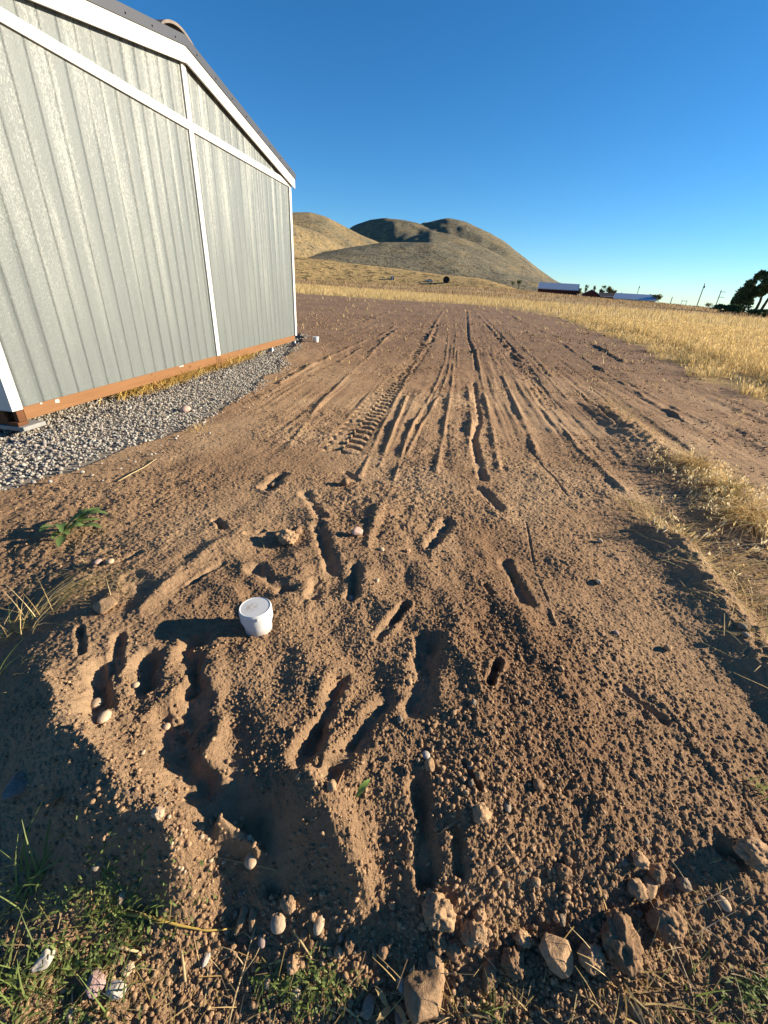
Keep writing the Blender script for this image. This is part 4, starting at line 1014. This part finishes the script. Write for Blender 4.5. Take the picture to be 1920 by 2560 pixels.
tuft("dry_grass", "thick flattened straw heap on the upper berm at right", "straw heap", 1738, 1166, 300, .20, .006, HEAP, .055, (1.0, 2.1), .3, None, 1.2, .92)
tuft("dry_grass", "golden straw bundle spilling down the upper berm at the right edge", "straw heap", 1885, 1298, 420, .24, .006, HEAP, .075, (1.0, 2.1), .3, None, 1.2, .92)
tuft("dry_grass", "loose straw with green shoots between the two straw heaps", "straw heap", 1808, 1222, 300, .20, .0055, HEAP + GREEN[:1], .06, (.9, 2.0), .4, None, 1.2, .9)
tuft("dry_grass", "fallen oat stalks laid across the trough between the berms", "straw heap", 1790, 1410, 34, .36, .005, GOLD, .09, (1.1, 1.9), .6, -.35, .45, .95)
tuft("dry_grass", "curled pale stalks in front of the fallen oat stalks", "straw heap", 1850, 1490, 26, .26, .006, GOLD, .07, (1.0, 1.8), .5, .3, 1.2, .95)
tuft("dry_grass", "short straw tuft on the lower berm crest", "dry grass", 1680, 1330, 46, .14, .005, GOLD + OLIVE, .06, (.5, 1.6), .3)
tuft("dry_grass", "yellow dry grass stems at the bottom right", "dry grass", 1555, 2470, 26, .11, .0045, GOLD, .04, (.6, 1.6))
tuft("dry_grass", "grey tangled dry stalks at the right edge near the bottom", "dry grass", 1850, 2430, 26, .11, .0035, [(.42, .34, .24), (.5, .4, .27)], .07, (.7, 1.7))
tuft("dry_grass", "dry stalk cluster at the bottom near the curled leaf", "dry grass", 1060, 2540, 18, .10, .004, GOLD, .03, (.6, 1.6))
def stalk(name, label, pxs, r0, r1, tint, branches=()):
    pts = [P(*q) for q in pxs]; o0 = pts[0].copy()
    b = MB(); n = len(pts)
    b.tube([Vector(p - o0) + Vector((0, 0, .008 + .004 * math.sin(k * 2))) for k, p in enumerate(pts)], [r0 + (r1 - r0) * k / (n - 1) for k in range(n)], 6)
    for br in branches:
        q = [P(*z) for z in br]; b.tube([Vector(p - o0) + Vector((0, 0, .01)) for p in q], [r1 * 1.1] + [r1 * .7] * (len(q) - 1), 5)
    o = mesh_obj(name, np.array(b.V), b.F, M_STRAW, smooth=True, col=np.array(tint)); o.location = o0
    return tag(o, label, "stalk")
stalk("plant_stalk", "thick yellow stalk lying across the shadow edge at lower left", [(303, 2291), (380, 2305), (450, 2318), (520, 2331), (592, 2328)], .0042, .0015, (.52, .37, .10), [[(360, 2301), (400, 2318), (425, 2312)]])
stalk("plant_stalk", "long thin dry stem with side twigs rising from the bottom edge", [(572, 2570), (592, 2490), (612, 2420), (632, 2350), (642, 2325)], .0022, .0012, (.56, .43, .25), [[(604, 2450), (640, 2400), (652, 2372)], [(612, 2420), (585, 2385), (545, 2372)], [(630, 2352), (610, 2338), (596, 2342)]])
stalk("plant_stalk", "bent straw pointing at the bottom clods, two toned", [(733, 2330), (755, 2362), (778, 2395), (768, 2425)], .0026, .0018, (.60, .46, .24))
stalk("plant_stalk", "short straw on the weedy soil at lower left", [(275, 2378), (310, 2381), (352, 2386)], .0026, .0024, (.58, .46, .26))
stalk("plant_stalk", "upright broken straw below the yellow stalk", [(455, 2381), (462, 2420), (466, 2460)], .0028, .0024, (.58, .45, .25))
stalk("plant_stalk", "straw stub at the bottom centre left", [(852, 2520), (875, 2532), (900, 2555)], .0026, .0022, (.58, .44, .22))
stalk("plant_stalk", "thin root across the stony slope", [(1072, 2108), (1110, 2080), (1150, 2050), (1182, 2030)], .0014, .001, (.42, .28, .17))
stalk("plant_stalk", "thin reddish straw leaning on the round clod", [(838, 1990), (850, 1960), (862, 1925)], .0014, .001, (.5, .3, .15))
stalk("plant_stalk", "pale straw lying over the crumbly soil near the gravel", [(296, 1208), (330, 1190), (362, 1172), (392, 1152)], .004, .003, (.60, .48, .27), [[(350, 1178), (362, 1186)]])
stalk("plant_stalk", "thin twig in the dark hollow with a tiny leafy tip", [(700, 2182), (650, 2176), (590, 2160), (540, 2150), (528, 2158)], .0014, .001, (.5, .38, .2))
stalk("plant_stalk", "wiry stalks crossing behind the trampled patch", [(655, 1345), (662, 1375), (675, 1352), (690, 1340)], .0015, .001, (.45, .33, .16))
# leaves
def leaf(b, p, az, L, w, rise, fold=.25, teeth=7):
    V = []; F = []; d = np.array([math.cos(az), math.sin(az), 0]); s = np.array([-d[1], d[0], 0]); n = teeth * 2
    for k in range(n + 1):
        f = k / n; ww = w * math.sin(math.pi * min(1, f * .93 + .05)) ** .8 * (1 if k % 2 else .78)
        c = p + d * L * f + np.array([0, 0, rise * L * math.sin(f * 2.2)])
        V += [c - s * ww + [0, 0, fold * ww], c, c + s * ww + [0, 0, fold * ww]]
    for k in range(n):
        a = 3 * k; F += [(a, a + 1, a + 4, a + 3), (a + 1, a + 2, a + 5, a + 4)]
    b.add(V, F)
p = P(165, 1342); weed = empty("broadleaf_weed", p, "toothed broad leaved green weed by the gravel at left", "weed")
rr = random.Random(5)
for k in range(11):
    b = MB(); az = -.3 + rr.uniform(-1.3, 1.9) if k < 8 else rr.uniform(0, 6.28)
    leaf(b, np.array([rr.uniform(-.03, .03), rr.uniform(-.03, .03), .015]), az, rr.uniform(.11, .20), rr.uniform(.022, .036), rr.uniform(.15, .5))
    V = np.array(b.V); mesh_obj("leaf", V, b.F, M_LEAF, weed, True, np.array((.16, .24, .075)) * rr.uniform(.75, 1.15))
p = P(890, 2000); b = MB(); leaf(b, np.array([0, 0, .012]), .9, .052, .009, .25, .2, 5)
o = mesh_obj("fallen_leaf", np.array(b.V), b.F, M_LEAF, smooth=True, col=np.array((.22, .34, .08))); o.location = p; tag(o, "single bright green leaf lying on the sunlit slope", "leaf")
p = P(972, 2530); b = MB(); b2 = []
for k in range(3):
    leaf(b, np.array([.004 * k, .006 * k, .006]), 2.4 + k * 1.5, .045, .006, .5, .6, 4)
o = mesh_obj("curled_leaf", np.array(b.V), b.F, M_STRAW, smooth=True, col=np.array((.50, .35, .16))); o.location = p; tag(o, "curled dry brown leaf at the bottom edge", "leaf")
def ground_weeds():
    sets = []
    for x0, x1, y0, y1, n, cx, cy, sg in ((120, 420, 2230, 2480, 190, 330, 2335, 80), (100, 330, 2350, 2540, 90, 180, 2450, 80), (640, 900, 2430, 2555, 80, 760, 2490, 60), (1800, 1915, 2440, 2550, 60, 1870, 2500, 40), (0, 240, 2480, 2556, 70, 100, 2520, 90)):
        q = np.array([G(rng.normal(cx, sg), rng.normal(cy, sg * .55), -.09) for _ in range(n)])
        for _ in range(3):
            n_ = len(q); qq = q + rng.normal(0, .008, q.shape); z = surf(qq[:, 0], qq[:, 1])
            sets.append((blades(np.c_[qq, z + rng.uniform(.001, .02, n_)], rng.uniform(.005, .013, n_), rng.uniform(0, 6.28, n_), rng.uniform(.8, 2.2, n_), rng.uniform(.003, .0065, n_), 3, .5, np.array([.3, 1, .9, .2])), cols(GREEN, n_, .7, 1.2)))
    strands("ground_cover", sets, M_LEAF, "tiny green weeds creeping over the soil at the bottom")
ground_weeds()

# ------------------------------------------------------------------ far things
M_RED = simple("red_barn_paint", (0.099, 0.019, 0.015), (0.076, 0.015, 0.012), 1, .7)
M_TIN = simple("pale_metal_roof", (0.418, 0.456, 0.517), (0.380, 0.418, 0.479), 1, .35, 0, .5, .5)
M_DROOF = simple("dark_shingle", (0.053, 0.046, 0.049), None, 1, .8)
M_TRIM = simple("white_board", (0.570, 0.570, 0.570), None, 1, .6)
M_DARK = simple("dark_opening", (0.015, 0.015, 0.015), None, 1, .9)
def far_frame(px, py, D):
    """origin at a far point, x across the view, y away, plus metres per photo pixel there"""
    p = at_dist(px, py, D); k = depth_of(p) / FPX; a = math.atan2(p[0], p[1]); return p, k, a
def barn(px0, px1, pye, pyr, pyb, D, label, wall_m, roof_m, gable=False, deep=14, skirt=5, yaw=0.0, gambrel=False):
    p, k, a = far_frame((px0 + px1) / 2, pyb, D); w = (px1 - px0) * k; eave = (pyb - pye) * k; ridge = (pyb - pyr) * k
    o = empty("barn", p, label, "barn"); o.rotation_euler = (0, 0, -a + yaw)
    hw = w / 2
    if gable:
        b = MB().prism([(-hw, -skirt), (hw, -skirt), (hw, eave), (0, ridge - .15), (-hw, eave)], 0, deep, lambda x, y, z: (x, y, z)); b.build("wall", wall_m, o)
        b = MB()
        for s_ in (-1, 1): b.prism([(0, ridge - .1), (0, ridge + .2), (s_ * (hw + .5), eave - .1), (s_ * (hw + .5), eave - .4)], -.5, deep + .5, lambda x, y, z: (x, y, z))
        b.build("roof", roof_m, o)
        b = MB().box((-hw * .22, -.05, -skirt + .1), (hw * .22, -.004, eave * .55)); b.build("door", M_DARK, o)
    else:
        mid = deep / 2
        b = MB().prism([(0, -skirt), (deep, -skirt), (deep, eave), (mid, ridge - .1), (0, eave)], -hw, hw, lambda y, x, z: (x, y, z)); b.build("wall", wall_m, o)
        for s_ in (0, 1):
            e = -.5 if s_ == 0 else deep + .5
            MB().prism([(mid, ridge - .05), (mid, ridge + .15), (e, eave), (e, eave - .2)], -hw - .4, hw + .4, lambda y, x, z: (x, y, z)).build("roof", roof_m, o)
        b = MB()
        for x in (-hw - .46, hw + .41): b.prism([(-.55, eave - .45), (-.55, eave + .05), (mid, ridge + .2), (mid, ridge - .25)], x, x + .05, lambda y, x_, z: (x_, y, z))
        b.box((-hw - .4, -.56, eave - .42), (hw + .4, -.51, eave - .02)); b.build("white_trim", M_TRIM, o)
    return o
barn(1345, 1439, 724, 711, 736, 300, "long red barn with a pale blue metal roof below the hill", M_RED, M_TIN, deep=16)
barn(1454, 1496, 737, 726.5, 746, 290, "small red barn with its gable end facing", M_RED, M_TRIM, True, 12)
barn(1497, 1534, 741, 734, 748, 300, "low dark roofed shed between the barns", M_RED, M_DROOF, deep=10)
barn(1538, 1630, 749, 737.5, 756, 280, "long low building with a pale blue metal roof, right of the red barns", M_DARK, M_TIN, deep=16)
def crown(n, blobs, size, pal, seed, parent, origin):
    r = np.random.default_rng(seed); Vs, Cs = [], []
    tot = sum(b[6] for b in blobs)
    for cx, cy, cz, rx, ry, rz, wt in blobs:
        m_ = int(n * wt / tot); v = r.normal(size=(m_, 3)); v /= np.linalg.norm(v, axis=1)[:, None]
        rad = r.random(m_) ** .5 * r.uniform(.75, 1.22, m_); p = np.array([cx, cy, cz]) + v * rad[:, None] * np.array([rx, ry, rz])
        cl = n3(p * .9 / size * .25, seed) > -.2; p = p[cl]; m_ = len(p)
        a = r.normal(size=(m_, 3)); a /= np.linalg.norm(a, axis=1)[:, None]; b_ = np.cross(a, r.normal(size=(m_, 3))); b_ /= np.linalg.norm(b_, axis=1)[:, None]
        s = size * r.uniform(.5, 1.3, (m_, 1))
        Vs.append(np.stack([p - a * s, p - b_ * s * .5, p + a * s, p + b_ * s * .5], 1).reshape(-1, 3)); Cs.append(np.repeat(np.array(pal)[r.integers(0, len(pal), m_)] * r.uniform(.7, 1.25, (m_, 1)), 4, 0))
    V = np.concatenate(Vs); F = np.arange(len(V)).reshape(-1, 4)
    return mesh_obj("crown", V, F, M_TREE, parent, col=np.concatenate(Cs))
TG = [(.10, .125, .045), (.135, .155, .06), (.07, .09, .036)]
def far_tree(px, pyb, D, wpx, hpx, label, pal, seed, n=900, group=None, kind="tree"):
    p, k, a = far_frame(px, pyb, D); p[2] -= 1.0; h = hpx * k + 1.0; w = wpx * k
    o = empty("tree" if kind == "tree" else "bush", p, label, kind, group); o.rotation_euler = (0, 0, -a); r = random.Random(seed)
    if kind == "tree":
        b = MB().tube([(0, 0, -2), (.05 * w, 0, h * .35), (.02 * w, 0, h * .8)], [.05 * h, .03 * h, .008 * h], 7)
        for s_ in range(4):
            z = h * r.uniform(.3, .55); b.tube([(.04 * w, 0, z), (r.uniform(-.4, .4) * w, r.uniform(-.3, .3) * w, z + h * .25)], [.018 * h, .006 * h], 5)
        b.build("trunk", M_BARK, o)
    bl = [(r.uniform(-.3, .3) * w, r.uniform(-.25, .25) * w, h * r.uniform(.3 if kind == "bush" else .42, .82), w * r.uniform(.16, .3), w * r.uniform(.16, .3), h * r.uniform(.1, .2), 1) for _ in range(9)]
    crown(n, bl, .035 * h + .1, pal, seed, o, p); return o
YG = [(.14, .13, .035), (.10, .11, .03), (.17, .14, .05)]
far_tree(1444, 740, 330, 14, 24, "dark tree directly right of the long red barn", TG, 1)
far_tree(1462, 735, 340, 12, 22, "thin tree behind the small red barn, left of its gable peak", TG, 2, 500)
far_tree(1482, 736, 340, 9, 22, "slender sparse tree behind the small red barn's right slope", TG, 3, 260)
far_tree(1502, 742, 330, 15, 28, "dark rounded tree behind the low dark roofed shed", TG, 4)
far_tree(1520, 744, 330, 18, 31, "taller yellow green tree behind the low dark roofed shed", YG, 5)
far_tree(1533, 746, 330, 14, 20, "small yellowish tree at the end of the low dark roofed shed", YG, 6)
far_tree(1549, 744, 350, 10, 12, "faint low treetop over the left end of the long low building", YG, 7, 300)
far_tree(1623, 748, 330, 9, 14, "small dark treetop over the right end of the long low building", TG, 8, 300)
far_tree(1638, 757, 285, 26, 26, "yellow green bush at the right end of the long low building", YG, 9, 900, None, "bush")
far_tree(1765, 769, 210, 24, 16, "pale twiggy bush between the two utility poles", [(.24, .19, .10), (.16, .14, .07)], 10, 350, None, "bush")
far_tree(1296, 717, 420, 12, 22, "dark conifer like tree at the foot of the big hill", TG, 12, 500)
far_tree(1281, 714, 430, 10, 10, "low dark tree left of the one at the foot of the big hill", TG, 13, 400)
# big willow at the right edge
p, k, a = far_frame(1885, 778, 115); p[2] -= .5; big = empty("willow_tree", p, "big dark drooping tree with several bare trunks at the right edge", "tree"); big.rotation_euler = (0, 0, -a)
b = MB()
for q in ([(0, 0, -2), (.3, 0, 2.2), (.1, .2, 4.5), (.8, .2, 8)], [(.5, 0, -2), (1.3, .2, 2.4), (1.8, 0, 5), (2.4, .1, 9)], [(1.2, .5, -2), (2.8, .5, 2.6), (3.6, .4, 6)], [(3.5, .4, -2), (4.6, .4, 3), (5.2, .3, 7)]):
    b.tube(q, [.32, .22, .16, .08][:len(q)], 8)
b.build("trunk", M_BARK, big)
u = k                                                            # metres per photo pixel
def wb(px, py, rx, rz, wt): 
    dx = (px - 1885) * u; dz = (778 - py) * u
    return (dx + dz * .06, 0, dz + .5 - dx * .06, rx * u, rx * u * .9, rz * u, wt)
crown(40000, [wb(1848, 750, 16, 24, 1.2), wb(1862, 730, 18, 22, 1.3), wb(1880, 712, 20, 18, 1.5), wb(1902, 698, 18, 20, 1.4), wb(1918, 712, 16, 22, 1.2), wb(1925, 740, 12, 26, 1), wb(1838, 766, 10, 16, .8), wb(1945, 720, 26, 30, 1.5), wb(1895, 716, 30, 14, 1), wb(1912, 686, 12, 8, .5), wb(1868, 760, 8, 10, .25), wb(1866, 704, 12, 13, .8), wb(1888, 700, 16, 13, .9), wb(1906, 728, 14, 15, 1), wb(1850, 728, 9, 16, .6), wb(1880, 735, 16, 10, .7)], .26, TG, 77, big, p)
for q, lb, wv, hv in ((1805, "low dark hedge bush left of the big tree", 48, 17), (1845, "dark bush at the foot of the big tree", 44, 20), (1900, "dark bush under the bare trunks at the right edge", 60, 17)):
    far_tree(q, 776 + (q - 1805) * .12, 112, wv, hv, lb, TG, q, 2600, None, "bush")
M_POLE = simple("weathered_pole", (.16, .13, .11), None, 2, .9)
def pole(px, pyb, pyt, D, label, arms=0):
    p, k, a = far_frame(px, pyb, D); h = (pyb - pyt) * k * 1.02; p[2] -= 1
    o = empty("utility_pole", p, label, "utility pole"); o.rotation_euler = (0, 0, -a)
    MB().tube([(0, 0, -2), (0, 0, h + 1)], [.17, .12], 8).build("pole", M_POLE, o)
    for j in range(arms):
        z = h + .4 - 1.6 * j; MB().box((-.3, -.06, z), (1.5, .06, z + .14)).build("crossarm", M_POLE, o)
    if h > 6: MB().lathe([(.10, 0), (.15, .1), (.15, .6), (.08, .7)], 10, (.26, 0, h - .4)).build("insulator", M_POLE, o)
pole(1741, 768, 716.5, 190, "tallest utility pole on the right skyline")
pole(1787, 770, 731, 200, "utility pole with short crossarms beside the pale bush", 2)
pole(1674, 764, 745, 200, "short leaning looking post on the skyline left of the tallest pole")
pole(1588, 752, 719, 320, "pole rising behind the long low building's metal roof")
pole(1299, 716, 672, 430, "thin pole in front of the big hill's foot")
def hframe():
    p, k, a = far_frame(1707, 765, 240); p[2] -= 1; o = empty("power_frame", p, "pale two legged power line frame on the skyline", "power line frame"); o.rotation_euler = (0, 0, -a)
    h = 13 * k + 1; w = 5 * k
    for s_ in (-1, 1): MB().tube([(s_ * w, 0, -2), (s_ * w, 0, h)], [.12, .1], 6).build("leg", M_BRACKET, o)
    MB().tube([(-w - .2, 0, h - .3), (w + .2, 0, h - .3)], [.09, .09], 6).build("crossbar", M_BRACKET, o)
hframe()
# things on the golden slope
q = hit(981, 700); k = depth_of(q) / FPX; a = math.atan2(q[0], q[1])
o = empty("small_hut", q, "tiny white hut with dark sides on the golden slope at left", "hut"); o.rotation_euler = (0, 0, -a)
w, h = 9 * k, 9 * k
MB().box((-w / 2, 0, -.6), (w / 2, w, h * .8)).build("wall", M_TRIM, o)
MB().prism([(-w / 2 - .1, h * .8), (w / 2 + .1, h * .8), (0, h * 1.1)], -.1, w + .1, lambda x, y, z: (x, y, z)).build("roof", M_TRIM, o)
for x0, x1 in ((-w * .47, -w * .22), (w * .2, w * .44)): MB().box((x0, -.05, -.3), (x1, -.01, h * .62)).build("doorway", M_DARK, o)
q = hit(1074, 705); k = depth_of(q) / FPX; a = math.atan2(q[0], q[1])
o = empty("parked_car", q, "silver blue car parked in the dry grass on the slope", "car"); o.rotation_euler = (0, 0, -a + .15)
L = 19 * k; L2 = L / 2; Hc = L * .33
prof = [(-L2, .12 * L), (-L2, .2 * L), (-.32 * L, .225 * L), (-.2 * L, Hc), (.18 * L, Hc), (.36 * L, .22 * L), (L2, .19 * L), (L2, .1 * L), (.3 * L, .07 * L), (-.3 * L, .07 * L)]
M_CAR = simple("silver_car_paint", (.42, .47, .55), None, 1, .3, 0, .4, .5)
MB().prism(prof, 0, .4 * L, lambda x, y, z: (x, y, z)).build("body", M_CAR, o, bevel=.08)
MB().prism([(-.27 * L, .225 * L), (-.18 * L, Hc * .95), (.16 * L, Hc * .95), (.3 * L, .225 * L)], -.02, -.003, lambda x, y, z: (x, y, z)).build("side_window", M_DARK, o)
for x in (-.3 * L, .3 * L):
    b = MB().lathe([(.035 * L, -.03), (.075 * L, -.03), (.075 * L, .2), (.035 * L, .2)], 14); b.V = [(v[0] + x, v[2] + .02, v[1] + .075 * L) for v in b.V]; b.build("wheel", M_DARK, o)
q = hit(1115, 708); k = depth_of(q) / FPX; a = math.atan2(q[0], q[1])
o = empty("round_tank", q, "round black tank seen end on in the golden grass", "tank"); o.rotation_euler = (0, 0, -a)
r0 = 8 * k
b = MB().lathe([(r0 * .9, 0), (r0, .06 * r0), (r0, 1.5 * r0), (r0 * .9, 1.56 * r0)], 28); b.V = [(v[0], v[2], v[1] + r0 * .93) for v in b.V]; b.build("barrel", M_DARK, o)
b = MB().lathe([(r0 * .80, 0), (r0 * .86, -.05 * r0), (r0 * .86, 0)], 28); b.V = [(v[0], v[2] - .02, v[1] + r0 * .93) for v in b.V]; b.build("end_rim", simple("black_steel", (.035, .037, .045), None, 2, .6), o)
